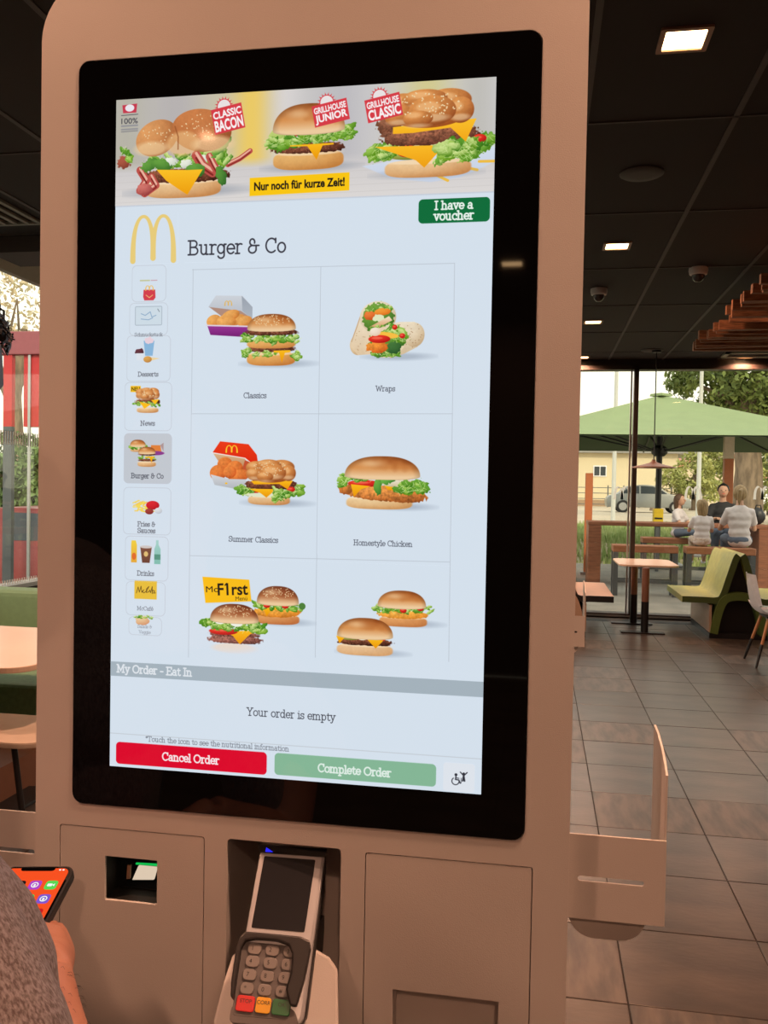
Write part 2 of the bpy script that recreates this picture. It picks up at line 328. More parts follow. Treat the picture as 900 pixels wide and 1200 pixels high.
# -- slab serif stroke letters: L polyline, A arc (cx cy rx ry from to); x height 4.9, capital 7.2
GL = {
'a': (5.0, 'A2.1,1.35,1.6,1.35,0,360;L3.7,0,3.7,3.4;A2.3,3.4,1.4,1.5,0,155;L3.7,0,4.7,0'),
'b': (5.0, 'L1,7.2,1,0;A2.6,2.45,1.7,2.45,0,360;L.1,7.2,1,7.2'),
'c': (4.6, 'A2.6,2.45,2.0,2.45,45,315;L4.1,3.3,4.1,4.8'),
'd': (5.3, 'A2.3,2.45,1.8,2.45,0,360;L4.1,7.2,4.1,0;L3.1,7.2,4.1,7.2;L4.1,0,5,0'),
'e': (4.8, 'A2.5,2.45,2.0,2.45,0,318;L.5,2.5,4.5,2.5'),
'f': (3.4, 'L1.5,0,1.5,5.9;A2.8,5.9,1.3,1.4,60,180;L.3,4.8,3,4.8;L.4,0,2.8,0'),
'g': (5.2, 'A2.3,2.6,1.8,2.3,0,360;L4.1,4.9,4.1,-.6;A2.4,-.6,1.7,1.6,200,360;L4.1,4.9,5,4.9'),
'h': (5.6, 'L1.1,7.2,1.1,0;L.1,7.2,1.1,7.2;L.1,0,2.1,0;A2.6,3.4,1.5,1.5,0,180;L4.1,3.4,4.1,0;L3.2,0,5.1,0'),
'i': (2.5, 'L1.3,4.9,1.3,0;L.3,4.9,1.3,4.9;L.2,0,2.4,0;L1.2,6.8,1.25,6.9'),
'k': (5.4, 'L1.1,7.2,1.1,0;L.1,7.2,1.1,7.2;L.1,0,2.1,0;L4,4.9,1.2,2.1;L2.1,3,4.2,0;L3.3,0,5.2,0;L3.1,4.9,4.9,4.9'),
'l': (2.5, 'L1.3,7.2,1.3,0;L.3,7.2,1.3,7.2;L.2,0,2.4,0'),
'm': (8.2, 'L1.1,4.9,1.1,0;L.1,4.9,1.1,4.9;L.1,0,2,0;A2.5,3.4,1.4,1.5,0,180;L3.9,3.4,3.9,0;L3,0,4.8,0;A5.3,3.4,1.4,1.5,0,180;L6.7,3.4,6.7,0;L5.9,0,7.7,0'),
'n': (5.6, 'L1.1,4.9,1.1,0;L.1,4.9,1.1,4.9;L.1,0,2.1,0;A2.6,3.4,1.5,1.5,0,180;L4.1,3.4,4.1,0;L3.2,0,5.1,0'),
'o': (5.0, 'A2.5,2.45,2.0,2.45,0,360'),
'p': (5.3, 'L1.2,4.9,1.2,-2.2;L.2,4.9,1.2,4.9;L.2,-2.2,2.3,-2.2;A2.9,2.45,1.7,2.45,0,360'),
'r': (4.0, 'L1.2,4.9,1.2,0;L.2,4.9,1.2,4.9;L.2,0,2.4,0;A2.8,3.3,1.6,1.6,60,180'),
's': (4.2, 'A2.1,3.65,1.45,1.2,10,250;A2.1,1.25,1.55,1.25,-170,80;L3.5,3.7,3.5,4.8;L.5,.1,.5,1.2'),
't': (3.5, 'L1.5,6.4,1.5,1.3;A2.6,1.3,1.1,1.3,180,320;L.3,4.8,3,4.8'),
'u': (5.6, 'L1.1,4.9,1.1,1.6;A2.5,1.6,1.4,1.6,180,360;L3.9,4.9,3.9,0;L.1,4.9,1.1,4.9;L3,4.9,3.9,4.9;L3.9,0,4.9,0'),
'v': (5.0, 'L.8,4.9,2.5,0,4.2,4.9;L0,4.9,1.7,4.9;L3.3,4.9,5,4.9'),
'w': (7.2, 'L.8,4.9,2.2,0,3.6,4.7,5,0,6.4,4.9;L0,4.9,1.7,4.9;L5.6,4.9,7.2,4.9'),
'y': (5.0, 'L.8,4.9,2.6,.2;L4.2,4.9,2,-1.6;A1.2,-1.3,.8,.8,220,330;L0,4.9,1.7,4.9;L3.3,4.9,5,4.9'),
'B': (6.2, 'L1.3,7.2,1.3,0;L.2,7.2,3.2,7.2;L.2,0,3.4,0;A3.2,5.5,1.7,1.7,-90,90;A3.4,1.9,2,1.9,-90,90;L1.3,3.8,3.4,3.8'),
'C': (6.4, 'A3.5,3.6,2.9,3.6,48,312;L5.7,5,5.7,7.1'),
'D': (6.8, 'L1.3,7.2,1.3,0;L.2,7.2,3,7.2;L.2,0,3,0;A3,3.6,3.1,3.6,-90,90'),
'E': (5.9, 'L1.3,7.2,1.3,0;L.2,7.2,5.2,7.2;L.2,0,5.4,0;L1.3,3.7,4,3.7;L5.2,7.2,5.2,5.6;L5.4,0,5.4,1.6'),
'F': (5.7, 'L1.3,7.2,1.3,0;L.2,7.2,5.2,7.2;L.2,0,2.6,0;L1.3,3.7,4,3.7;L5.2,7.2,5.2,5.6'),
'H': (7.0, 'L1.3,7.2,1.3,0;L5.3,7.2,5.3,0;L1.3,3.7,5.3,3.7;L.2,7.2,2.4,7.2;L.2,0,2.4,0;L4.2,7.2,6.4,7.2;L4.2,0,6.4,0'),
'I': (3.2, 'L1.5,7.2,1.5,0;L.3,7.2,2.7,7.2;L.3,0,2.7,0'),
'M': (8.4, 'L1.3,0,1.3,7.2,4,1.4,6.7,7.2,6.7,0;L.2,7.2,1.3,7.2;L6.7,7.2,7.8,7.2;L.2,0,2.4,0;L5.6,0,7.8,0'),
'N': (7.4, 'L1.3,0,1.3,7.2,5.6,0,5.6,7.2;L.2,7.2,1.3,7.2;L.2,0,2.4,0;L4.5,7.2,6.7,7.2'),
'O': (7.2, 'A3.5,3.6,3.1,3.6,0,360'),
'S': (5.4, 'A2.7,5.4,2.0,1.8,20,250;A2.7,1.9,2.2,1.9,-165,80;L4.6,5.4,4.6,7.1;L.6,.2,.6,1.9'),
'T': (6.4, 'L3.1,7.2,3.1,0;L.3,7.2,5.9,7.2;L.3,7.2,.3,5.6;L5.9,7.2,5.9,5.6;L2,0,4.2,0'),
'V': (6.6, 'L1,7.2,3.3,0,5.6,7.2;L0,7.2,2,7.2;L4.6,7.2,6.6,7.2'),
'W': (9.4, 'L1,7.2,2.8,0,4.7,6.6,6.6,0,8.4,7.2;L0,7.2,2,7.2;L7.4,7.2,9.4,7.2'),
'Y': (6.4, 'L1,7.2,3.2,3.4,5.4,7.2;L3.2,3.4,3.2,0;L0,7.2,2,7.2;L4.4,7.2,6.4,7.2;L2,0,4.4,0'),
'&': (6.4, 'A2.4,5.6,1.3,1.6,-20,250;A2.5,1.9,2.0,1.9,100,350;L2,4,3,3.8,6,3.8;L4.5,3.8,4.5,1.4'),
'*': (3.0, 'L1.5,4.6,1.5,7;L.5,5.2,2.5,6.4;L.5,6.4,2.5,5.2'),
'-': (3.6, 'L.5,2.7,3,2.7'), ' ': (2.8, ''), 'é': (4.8, 'A2.5,2.45,2.0,2.45,0,318;L.5,2.5,4.5,2.5;L2.2,6,3.4,7.2'),
}
def slab(text, px, py, width, col, weight=1.0, alpha=1, cx=True):
    """px, py: photograph position of the text's middle (x height middle); width in photograph pixels"""
    c = S(px, py); adv = sum(GL[ch][0] for ch in text); W_ = abs(S(px + width / 2, py)[0] - S(px - width / 2, py)[0])
    s = W_ / adv; x = c[0] - W_ / 2; yb = c[1] + 2.45 * s
    for ch in text:
        a_, spec = GL[ch]
        for st in filter(None, spec.split(';')):
            v = [float(t) for t in st[1:].split(',')]
            if st[0] == 'L': pts = list(zip(v[::2], v[1::2]))
            else:
                n = 14; pts = [(v[0] + v[2] * math.cos(math.radians(v[4] + (v[5] - v[4]) * i / n)),
                                v[1] + v[3] * math.sin(math.radians(v[4] + (v[5] - v[4]) * i / n))) for i in range(n + 1)]
            stroke([(x + p[0] * s, yb - p[1] * s) for p in pts], max(1.2, weight * s), col, alpha)
        x += a_ * s
def sans(text, tr, col, alpha=1, bold=0.0):
    """tr maps unit text space (x to the right, y up, both 0..1 over the text's own box) to picture units"""
    cu = bpy.data.curves.new('print', 'FONT'); cu.body = text; cu.resolution_u = 3; cu.offset = bold
    ob = bpy.data.objects.new('print', cu); me = ob.to_mesh()
    co = np.zeros(len(me.vertices) * 3); me.vertices.foreach_get('co', co); co = co.reshape(-1, 3)[:, :2]
    me.calc_loop_triangles(); tri = np.array([t.vertices[:] for t in me.loop_triangles])
    ob.to_mesh_clear(); bpy.data.objects.remove(ob); bpy.data.curves.remove(cu)
    mn, mx = co.min(0), co.max(0); co = (co - mn) / (mx - mn)
    P = np.array([tr(x, y) for x, y in co]); x0, y0 = np.floor(P.min(0)) - 1; x1, y1 = np.ceil(P.max(0)) + 1
    w, h = int(x1 - x0), int(y1 - y0); q = 3; m = np.zeros((h * q, w * q), bool)
    P = (P - [x0, y0]) * q
    for t in tri:
        a, b, c = P[t]; bx0, by0 = np.maximum(np.floor(P[t].min(0)).astype(int), 0); bx1, by1 = np.ceil(P[t].max(0)).astype(int) + 1
        ys, xs = np.mgrid[by0:by1, bx0:bx1] + .5
        d = (b[0] - a[0]) * (c[1] - a[1]) - (c[0] - a[0]) * (b[1] - a[1])
        if abs(d) < 1e-9: continue
        u = ((xs - a[0]) * (c[1] - a[1]) - (c[0] - a[0]) * (ys - a[1])) / d
        v = ((b[0] - a[0]) * (ys - a[1]) - (xs - a[0]) * (b[1] - a[1])) / d
        mm = (u >= 0) & (v >= 0) & (u + v <= 1); sub = m[by0:by1, bx0:bx1]; sub |= mm[:sub.shape[0], :sub.shape[1]]
    cov = m.reshape(h, q, w, q).mean((1, 3)); x0, y0 = int(x0), int(y0)
    cx0, cy0, cx1, cy1 = max(x0, 0), max(y0, 0), min(x0 + w, SW), min(y0 + h, SH)
    over((slice(cy0, cy1), slice(cx0, cx1)), cov[cy0 - y0:cy1 - y0, cx0 - x0:cx1 - x0] * alpha, col)
def boxtr(x0, y0, x1, y1, rot=0, sk=0):
    cx, cy = (x0 + x1) / 2, (y0 + y1) / 2; w, h = x1 - x0, y1 - y0; ca, sa = math.cos(rot), math.sin(rot)
    def f(x, y):
        a = (x - .5) * w + sk * (y - .5) * h; b = (.5 - y) * h
        return cx + a * ca - b * sa, cy + a * sa + b * ca
    return f
# -- food, drawn in local units (1 unit = 1 photograph pixel) about (ox, oy)
class Loc:
    def __init__(s, px, py): s.o = S(px, py); s.k = .5 * ((S(px + 5, py) - S(px - 5, py))[0] + (S(px, py + 5) - S(px, py - 5))[1]) / 10
    def __call__(s, x, y): return s.o[0] + x * s.k, s.o[1] + y * s.k
    def e(s, x, y, rx, ry, c0, c1=None, **kw): X, Y = s(x, y); ell(X, Y, rx * s.k, ry * s.k, c0, c1, **kw)
    def p(s, pts, *a, **kw): poly([s(*q) for q in pts], *a, **kw)
    def st(s, pts, w, *a, **kw): stroke([s(*q) for q in pts], w * s.k, *a, **kw)
BUN_L, BUN_M, BUN_D = srgb(240, 205, 160), srgb(214, 142, 78), srgb(160, 82, 34)
CHEESE, CHEESE_D = srgb(253, 190, 30), srgb(236, 150, 10)
def seeds(L, x, y, rx, ry, n, r):
    for _ in range(n):
        t, q = rng.random() * 6.28, math.sqrt(rng.random())
        a, b = x + rx * q * math.cos(t), y + ry * q * math.sin(t)
        L.e(a, b, r, r * .62, srgb(250, 228, 185), srgb(225, 185, 130), rot=rng.random() * 3)
def bun_top(L, x, y, w, h, ns=0, dark=False, tone=0):
    """x, y: middle of the bun's lower edge"""
    c, s_ = L(x, y); k = L.k; W_, H_ = w / 2 * k, h * k
    q = window(c - W_ - 3, s_ - H_ - 3, c + W_ + 3, s_ + H_ * .28); sy, sx, xs, ys = q
    X = (xs - c) / W_; Y = (s_ - ys) / H_
    r = np.where(Y > 0, (np.abs(X) ** 2.5 + np.abs(Y) ** 2.1) ** (1 / 2.3), (np.abs(X) ** 2.5 + (np.abs(Y) / .2) ** 2.2) ** (1 / 2.3))
    a = np.clip((1 - r) * H_ * .7 + .5, 0, 1)
    d_, m_ = (BUN_D, BUN_M) if not dark else (srgb(128, 62, 36), srgb(176, 104, 62))
    t = np.clip(Y * 1.15 + .05, 0, 1)
    col = mix(BUN_L, m_, t * 1.9); col = mix(col, d_, (t - .38) * 1.2 + X * .25 + (N9[sy, sx] - .5) * .3)
    hl = np.exp(-(((X + .3) / .34) ** 2 + ((Y - .62) / .2) ** 2)); col = mix(col, srgb(255, 226, 178), hl * .5)
    col = col * (1 - np.clip(r - .8, 0, .2)[..., None] * .9)
    over((sy, sx), a, np.clip(col, 0, 1))
    if ns: seeds(L, x, y - h * .56, w * .38, h * .36, ns, max(.75, w * .013))
def bun_knot(L, x, y, w, h, ns=40):
    """plaited bun: rounded lobes side by side"""
    u = w / 100
    L.e(x, y - h * .35, w * .46, h * .42, BUN_M, BUN_D, noise=.12)
    for a, b, rx, ry in ((-30, .62, 22, .30), (22, .66, 26, .33), (-5, .74, 26, .26), (-34, .32, 17, .30), (36, .38, 15, .36), (4, .40, 27, .42), (-12, .20, 17, .22)):
        L.e(x + a * u, y - b * h, rx * u, ry * h, srgb(226, 152, 84), srgb(150, 78, 36), noise=.15, soft=1.6)
        L.e(x + (a - 5) * u, y - (b + .1) * h, rx * u * .5, ry * h * .35, srgb(250, 205, 150), None, soft=6, alpha=.5, light=False)
        L.e(x + a * u, y - (b - .2) * h, rx * u * .7, ry * h * .25, srgb(244, 214, 172), None, soft=6, alpha=.55, light=False)
    seeds(L, x, y - h * .58, w * .38, h * .36, ns, max(.8, w * .0115))
def bun_low(L, x, y, w, h, c=None):
    c0, c1 = (srgb(238, 200, 150), srgb(200, 138, 82)) if c is None else c
    L.e(x, y + h * .1, w * .5, h * .62, c0, c1, pw=3.2, noise=.08); L.e(x, y - h * .35, w * .46, h * .16, srgb(250, 226, 190), None, alpha=.7, soft=2)
def patty(L, x, y, w, h, c0=srgb(140, 82, 58), c1=srgb(70, 34, 24)):
    L.e(x, y, w * .5, h * .5, c0, c1, pw=3, noise=.9, rag=.12)
    for _ in range(int(w * .8)):
        a = (rng.random() - .5) * w * .92; b = (rng.random() - .5) * h * .75
        L.e(x + a, y + b, .8, .5, srgb(180, 116, 84) if rng.random() < .5 else srgb(66, 32, 24), alpha=.6)
def lettuce(L, x0, y0, x1, y1, th, n=30, seed=1, pale=.3):
    r = random.Random(seed)
    for i in range(n):
        t = r.random(); a = x0 + (x1 - x0) * t; b = y0 + (y1 - y0) * t + r.uniform(-.5, .5) * th
        g = r.random(); c = srgb(84 + 90 * g, 150 + 60 * g, 40 + 60 * g) if r.random() > pale else srgb(205, 226, 140)
        L.e(a, b, r.uniform(.35, .75) * th, r.uniform(.2, .38) * th, c, srgb(50 + 50 * g, 110 + 40 * g, 24), rot=r.uniform(-.9, .9), rag=.35)
    for i in range(n):
        t = r.random(); a = x0 + (x1 - x0) * t; b = y0 + (y1 - y0) * t + r.uniform(-.5, .5) * th
        L.st([(a, b), (a + r.uniform(-1, 1) * th * .5, b + r.uniform(-.4, .4) * th)], .5, srgb(222, 240, 165), alpha=.75)
def cheese(L, x0, x1, y, xd, yd, t=1.6):
    L.p([(x0, y), (x1, y - .4), (x1, y + t), (xd + (x1 - xd) * .35, y + t + .6), (xd, yd), (xd - (xd - x0) * .35, y + t + .6), (x0, y + t)], CHEESE, CHEESE_D)
def shadow(L, x, y, rx, ry, a=.35): L.e(x, y, rx, ry, srgb(120, 132, 150), None, alpha=a, soft=ry * L.k * .95, light=False)
def arches(X, Y, w, h, col, th, alpha=1):
    for s in (-1, 1):
        pts = []; ws = []
        for i in range(25):
            t = i / 24; ang = math.pi * t
            pts.append((X + s * w * .25 - math.cos(ang) * w * .25 * s * -1, Y + h / 2 - math.sin(ang) ** .72 * h + (0 if (t < .5) else -h * .06 * (t - .5) * 2)))
            ws.append(th * (1.25 - .55 * math.sin(ang)))
        stroke(pts, th, col, alpha, taper=ws)
def badge(px, py, w, h, l1, l2, col=srgb(216, 62, 72)):
    """red slanted grill badge with a small sun above, white capitals"""
    L = Loc(px, py); rot = -.19; X, Y = L(0, 0)
    ca, sa = math.cos(rot), math.sin(rot)
    def T(x, y): return (x * ca - y * sa, x * sa + y * ca)
    sx, sy = T(-w * .06, -h * .52)
    for i in range(9):
        a = math.pi * (1.02 + .96 * i / 8) + rot
        L.p([(sx + math.cos(a + .12) * 8, sy + math.sin(a + .12) * 8), (sx + math.cos(a) * 11.5, sy + math.sin(a) * 11.5), (sx + math.cos(a - .12) * 8, sy + math.sin(a - .12) * 8)], col)
    L.e(sx, sy, 8.6, 8.6, col, None); L.e(sx, sy, 7.6, 7.6, srgb(235, 228, 228), None)
    L.p([T(-w / 2, -h / 2), T(w / 2, -h / 2), T(w / 2, h / 2), T(-w / 2, h / 2)], col)
    kk = L.k; c1 = L(*T(0, -h * .235)); c2 = L(*T(0, h * .2))
    hh = h * (.30 if len(l1) > len(l2) else .36); h2 = h * (.46 if len(l1) > len(l2) else .40)
    sans(l1, boxtr(c1[0] - w * .46 * kk, c1[1] - hh / 2 * kk, c1[0] + w * .46 * kk, c1[1] + hh / 2 * kk, rot), srgb(250, 246, 246), bold=.035)
    sans(l2, boxtr(c2[0] - w * .46 * kk, c2[1] - h2 / 2 * kk, c2[0] + w * .46 * kk, c2[1] + h2 / 2 * kk, rot), srgb(250, 246, 246), bold=.035)
def tomato(L, x, y, rx, ry): L.e(x, y, rx, ry, srgb(238, 60, 40), srgb(180, 20, 22)); L.e(x - rx * .2, y - ry * .25, rx * .5, ry * .3, srgb(250, 130, 100), None, alpha=.6)
def bacon(L, pts, w):
    L.st(pts, w, srgb(190, 82, 74)); L.st([(a, b - w * .22) for a, b in pts], w * .28, srgb(238, 182, 160)); L.st([(a, b + w * .26) for a, b in pts], w * .2, srgb(132, 40, 36))
# -- page background
yy, xx = np.mgrid[0:SH, 0:SW].astype(np.float32)
CV[:] = srgb(215, 227, 239)
# banner
BY = S(360, 234)[1]
bn = window(0, 0, SW, BY); sy, sx, xs, ys = bn
sy = slice(0, int(BY)); xs = xx[sy]; ys = yy[sy]
hor = S(360, 188)[1]
b = mix(srgb(188, 184, 176), srgb(206, 204, 204), xs / 700)
for px, wd, c, am in ((295, 55, (246, 206, 84), .85), (250, 60, (206, 196, 160), .5), (210, 60, (176, 170, 176), .5), (335, 40, (226, 222, 226), .6), (400, 60, (178, 176, 184), .5), (500, 62, (214, 204, 128), .75), (560, 40, (186, 184, 176), .6), (150, 40, (182, 178, 160), .5)):
    b = mix(b, srgb(*c), am * np.exp(-((xs - S(px, 130)[0]) / (wd * 1.2)) ** 2))
tb = mix(srgb(208, 204, 204), srgb(222, 218, 216), (ys - hor) / (BY - hor))
b = mix(b, tb, (ys - hor + 14) / 28)
CV[sy, :, :] = b
L = Loc(168, 200)
for k_ in range(5): stroke([(0, hor + 22 + k_ * 19), (SW, hor + 14 + k_ * 19)], 1.4, srgb(196, 192, 190), alpha=.5)
# classic bacon burger
L = Loc(217, 196)
shadow(L, 4, 28, 64, 6, .5)
L.e(-74, -8, 8, 7, srgb(178, 92, 70), srgb(130, 60, 46), rag=.3, soft=3); lettuce(L, -76, -24, -66, -12, 8, 12, 3)
bun_low(L, -2, 23, 92, 17)
patty(L, 2, 10, 104, 16)
bacon(L, [(-54, 2), (-46, 14), (-54, 25)], 9); bacon(L, [(-40, 10), (-34, 20), (-48, 29)], 8); L.e(-48, 24, 10, 7, srgb(214, 120, 110), srgb(150, 60, 60), rag=.3)
bacon(L, [(52, 0), (66, -6), (78, -14)], 6)
lettuce(L, -48, -4, 52, -10, 12, 60, 11, .45)
for a, b_, c_ in ((-18, -6, 9), (22, -8, 8), (2, -3, 7)): L.e(a, b_, c_, 5, srgb(238, 240, 226), srgb(198, 206, 190), rag=.3)
bacon(L, [(14, -12), (22, 0), (34, 8)], 11); bacon(L, [(30, -10), (34, -2), (40, 8)], 9)
for a, b_, r_ in ((-42, -4, -.5), (-28, -3, .3), (14, 4, .1)): L.e(a, b_, 12, 7, srgb(104, 162, 66), srgb(56, 110, 40), rot=r_, rag=.3)
L.p([(-34, 2), (4, 4), (22, 4), (4, 32), (-4, 27), (-22, 15)], srgb(254, 196, 40), srgb(240, 160, 14))
L.e(44, -20, 15, 5, srgb(120, 176, 70), srgb(60, 120, 44), rot=-.8, rag=.3); L.e(44, 12, 6, 12, srgb(92, 150, 60), srgb(50, 104, 40), rot=-.3, rag=.3)
L.e(-34, -34, 26, 20, srgb(226, 160, 100), srgb(158, 88, 46), rot=-.35, noise=.12)
L.e(20, -40, 36, 24, srgb(208, 130, 76), srgb(146, 78, 40), rot=.15, noise=.12); L.e(-2, -26, 20, 14, srgb(240, 190, 130), None, soft=10, alpha=.7, light=False)
L.e(-40, -22, 20, 8, srgb(244, 210, 160), None, soft=10, alpha=.7, light=False); L.e(34, -24, 24, 9, srgb(244, 206, 156), None, soft=10, alpha=.7, light=False)
L.st([(-12, -46), (-8, -34), (-8, -20)], 1.6, srgb(150, 84, 44), alpha=.7)
seeds(L, -34, -38, 20, 13, 26, .95); seeds(L, 22, -44, 30, 15, 40, .95)
# grillhouse junior
L = Loc(362, 166); shadow(L, 4, 30, 50, 5, .45); bun_low(L, 0, 20, 84, 18, (srgb(232, 182, 112), srgb(198, 130, 64))); patty(L, 0, 8, 86, 12)
L.e(-34, -6, 14, 9, srgb(196, 214, 120), srgb(110, 160, 60), rag=.4)
tomato(L, -14, -10, 12, 4); lettuce(L, -50, 0, 52, -8, 12, 70, 21, .4)
cheese(L, -22, 30, 4, 10, 22, 1.4); lettuce(L, 4, -6, 50, -10, 9, 24, 23, .3)
bun_top(L, 0, -13, 86, 30); badge(388, 133, 42, 25, 'GRILLHOUSE', 'JUNIOR')
# grillhouse classic
L = Loc(500, 168)
L.p([(-76, 24), (-20, 16), (60, 12), (80, 6), (80, 26), (40, 42), (6, 46), (-40, 40)], srgb(214, 224, 240), srgb(200, 210, 228), soft=3)
for a in (0, 34, 62): L.st([(a, 32 - a * .12), (a + 26, 45 - a * .32)], 3.2, srgb(240, 190, 70))
shadow(L, 0, 36, 56, 5, .35); bun_low(L, 2, 28, 102, 17); L.e(-22, 14, 22, 5, srgb(170, 180, 80), srgb(110, 120, 50)); tomato(L, -22, 9, 13, 7)
lettuce(L, -66, 10, -40, 6, 14, 30, 31, .25); lettuce(L, 46, 10, 78, 0, 13, 34, 32, .25)
L.e(-46, -22, 14, 12, srgb(150, 96, 70), srgb(96, 54, 38), noise=.8, rag=.25)
patty(L, 4, -8, 116, 22, srgb(158, 100, 74), srgb(86, 46, 34)); tomato(L, 62, -2, 8, 5)
L.p([(-62, 2), (30, 4), (14, 12), (-2, 29), (-12, 20)], srgb(253, 190, 40), srgb(240, 160, 20))
lettuce(L, 18, 10, 56, 10, 18, 46, 33, .5); L.p([(-40, -20), (58, -25), (46, 1), (28, -16), (-16, -12), (-40, -12)], srgb(253, 194, 44), srgb(244, 168, 24))
bun_knot(L, 2, -20, 104, 42, 70); badge(450, 127, 42, 27, 'GRILLHOUSE', 'CLASSIC'); badge(268, 140, 37, 29, 'CLASSIC', 'BACON')
L = Loc(351, 216); L.p([(-59.5, -9), (59.5, -10.5), (59.5, 10), (-59.5, 12)], srgb(252, 200, 20))
c = L(0, .9); sans('Nur noch für kurze Zeit!', boxtr(c[0] - 54 * L.k, c[1] - 5.6 * L.k, c[0] + 54 * L.k, c[1] + 4.6 * L.k, -.013), srgb(30, 26, 24), bold=.03)
L = Loc(153, 128); L.p([(-9, -4), (9, -5), (8, 5), (-8, 5)], srgb(200, 60, 80)); L.e(0, -.5, 5.5, 4, srgb(236, 232, 240)); L.st([(-10, 7.5), (10, 7)], .8, srgb(80, 80, 90)); L.st([(-10, 26), (10, 25.5)], .8, srgb(120, 120, 128))
c = L(0, 14); sans('100%', boxtr(c[0] - 10 * L.k, c[1] - 3.2 * L.k, c[0] + 10 * L.k, c[1] + 3.2 * L.k), srgb(70, 70, 80), bold=.01)
for y_ in (19.5, 23.5): L.st([(-9.5, y_), (9.5, y_ - .2)], 2.0, srgb(136, 136, 146), alpha=.7)
stroke([(0, BY), (SW, BY)], 3, srgb(196, 204, 216))
# voucher button, title, arches
def button(px0, py0, px1, py1, col, r=9):
    a, b_ = S(px0, py0), S(px1, py1); rrect(a[0], a[1], b_[0], b_[1], r, col); return a, b_
button(491, 234.5, 574, 260, srgb(14, 110, 60), 12)
slab('I have a', 532, 242.2, 45, srgb(238, 246, 240), 1.35); slab('voucher', 532, 254.6, 47, srgb(238, 246, 240), 1.35)
c = S(180.5, 280); arches(c[0], c[1], 49 * L.k, 50 * L.k, srgb(234, 206, 124), 5.2 * L.k)
slab('Burger & Co', 278, 292, 115, srgb(60, 60, 70), .85)
# grid of tiles
ln = srgb(190, 199, 209)
def hl(pa, pb, w=1.8, c=ln): stroke([S(*pa), S(*pb)], w, c)
hl((226, 316.5), (533, 309)); hl((226, 485), (530, 485)); hl((223, 651), (527, 658.5))
for a, b_ in (((227, 316), (221.5, 770)), ((376.5, 313), (370, 770)), ((533, 309), (526, 775))): hl(a, b_)
tx = srgb(88, 92, 104)
slab('Classics', 299.5, 464.5, 27, tx, .9); slab('Wraps', 452, 456.5, 23, tx, .9)
slab('Summer Classics', 297.5, 633, 58, tx, .9); slab('Homestyle Chicken', 449, 637.5, 69, tx, .9)
# classics: nugget box and double burger
L = Loc(271, 369)
L.p([(-27, -9), (-18, -22), (14, -21), (26, -8), (26, 2), (16, 4)], srgb(208, 213, 220), srgb(182, 188, 198)); L.p([(13, -21), (26, -8), (26, 6), (14, -4)], srgb(156, 164, 176), srgb(176, 184, 194)); L.p([(-26, -9), (12, -4), (24, 4), (-8, 4)], srgb(178, 142, 126))
c = L(-3, -13); arches(c[0], c[1], 8 * L.k, 5 * L.k, srgb(226, 184, 100), 1.2 * L.k)
for a, b_, r1, r2 in ((-20, 7, 9, 7), (-9, 8, 8, 7), (8, 6, 10, 6), (0, 1, 11, 6), (-4, 10, 11, 6.5), (17, 8, 9, 6)): L.e(a, b_, r1, r2, srgb(240, 176, 98), srgb(204, 124, 54), rot=-.3, noise=.2)
L.p([(-28, 12), (24, 14), (20, 26), (-24, 23)], srgb(158, 60, 152), srgb(118, 30, 116)); L.st([(-29, 12), (26, 14)], 1.6, srgb(226, 214, 228))
L = Loc(319.5, 400); shadow(L, 8, 26, 38, 4, .4); bun_low(L, -1, 19, 58, 13, (srgb(236, 180, 104), srgb(198, 124, 58))); patty(L, -1, 9, 58, 7)
lettuce(L, -34, 14, -26, 12, 7, 14, 41); lettuce(L, 26, 16, 34, 18, 7, 14, 42); lettuce(L, -22, 15, 8, 14, 5, 20, 43, .6); cheese(L, 2, 22, 11, 12, 25, 2)
bun_low(L, -1, 2, 58, 9, (srgb(236, 180, 104), srgb(206, 136, 70))); lettuce(L, -34, -4, 34, -2, 8, 46, 44, .35); patty(L, -1, -10, 60, 7); bun_top(L, -1, -14, 58, 17, 55)
# wraps
L = Loc(454, 388)
shadow(L, 14, 30, 36, 4, .4)
L.e(-34, 16, 10, 12, srgb(236, 214, 180), srgb(206, 172, 130), noise=.08)
L.p([(-31, -22), (-24, -31), (-8, -34), (6, -28), (10, -14), (-6, 14), (-18, 27), (-34, 28), (-43, 18), (-40, 4)], srgb(243, 232, 210), srgb(226, 200, 164), noise=.06); L.st([(-31, -20), (-37, -2), (-42, 12)], 1.2, srgb(190, 150, 110), alpha=.7)
L.e(-11, -16, 21.5, 18.5, srgb(240, 226, 198), srgb(204, 182, 148)); L.e(-11, -16, 19.5, 16.5, srgb(120, 166, 66), srgb(64, 112, 38), rag=.2)
lettuce(L, -24, -22, 4, -27, 5, 22, 51); L.e(-20, -18, 8, 5, srgb(240, 130, 60), srgb(200, 80, 30), rag=.2); L.e(-6, -22, 10, 4, srgb(246, 160, 60), srgb(226, 110, 30), rag=.2)
L.e(-10, -15, 7, 4, srgb(226, 232, 190), None, rag=.3); L.p([(-22, -4), (2, -17), (6, -12), (-14, -2)], srgb(248, 230, 200), srgb(214, 150, 100)); lettuce(L, -20, -3, 4, -6, 4, 18, 52)
L.p([(-2, -6), (14, -10), (32, -10), (42, -1), (43, 9), (36, 19), (20, 27), (4, 32), (-4, 12)], srgb(240, 226, 200), srgb(208, 184, 148), noise=.08); L.e(32, 5, 12, 14, srgb(238, 222, 194), srgb(200, 172, 134), noise=.1)
for _ in range(34): L.e(rng.uniform(10, 41), rng.uniform(-8, 20), .7, .5, srgb(140, 96, 60), alpha=.6)
for _ in range(14): L.e(rng.uniform(-40, -18), rng.uniform(0, 24), .7, .5, srgb(170, 130, 90), alpha=.6)
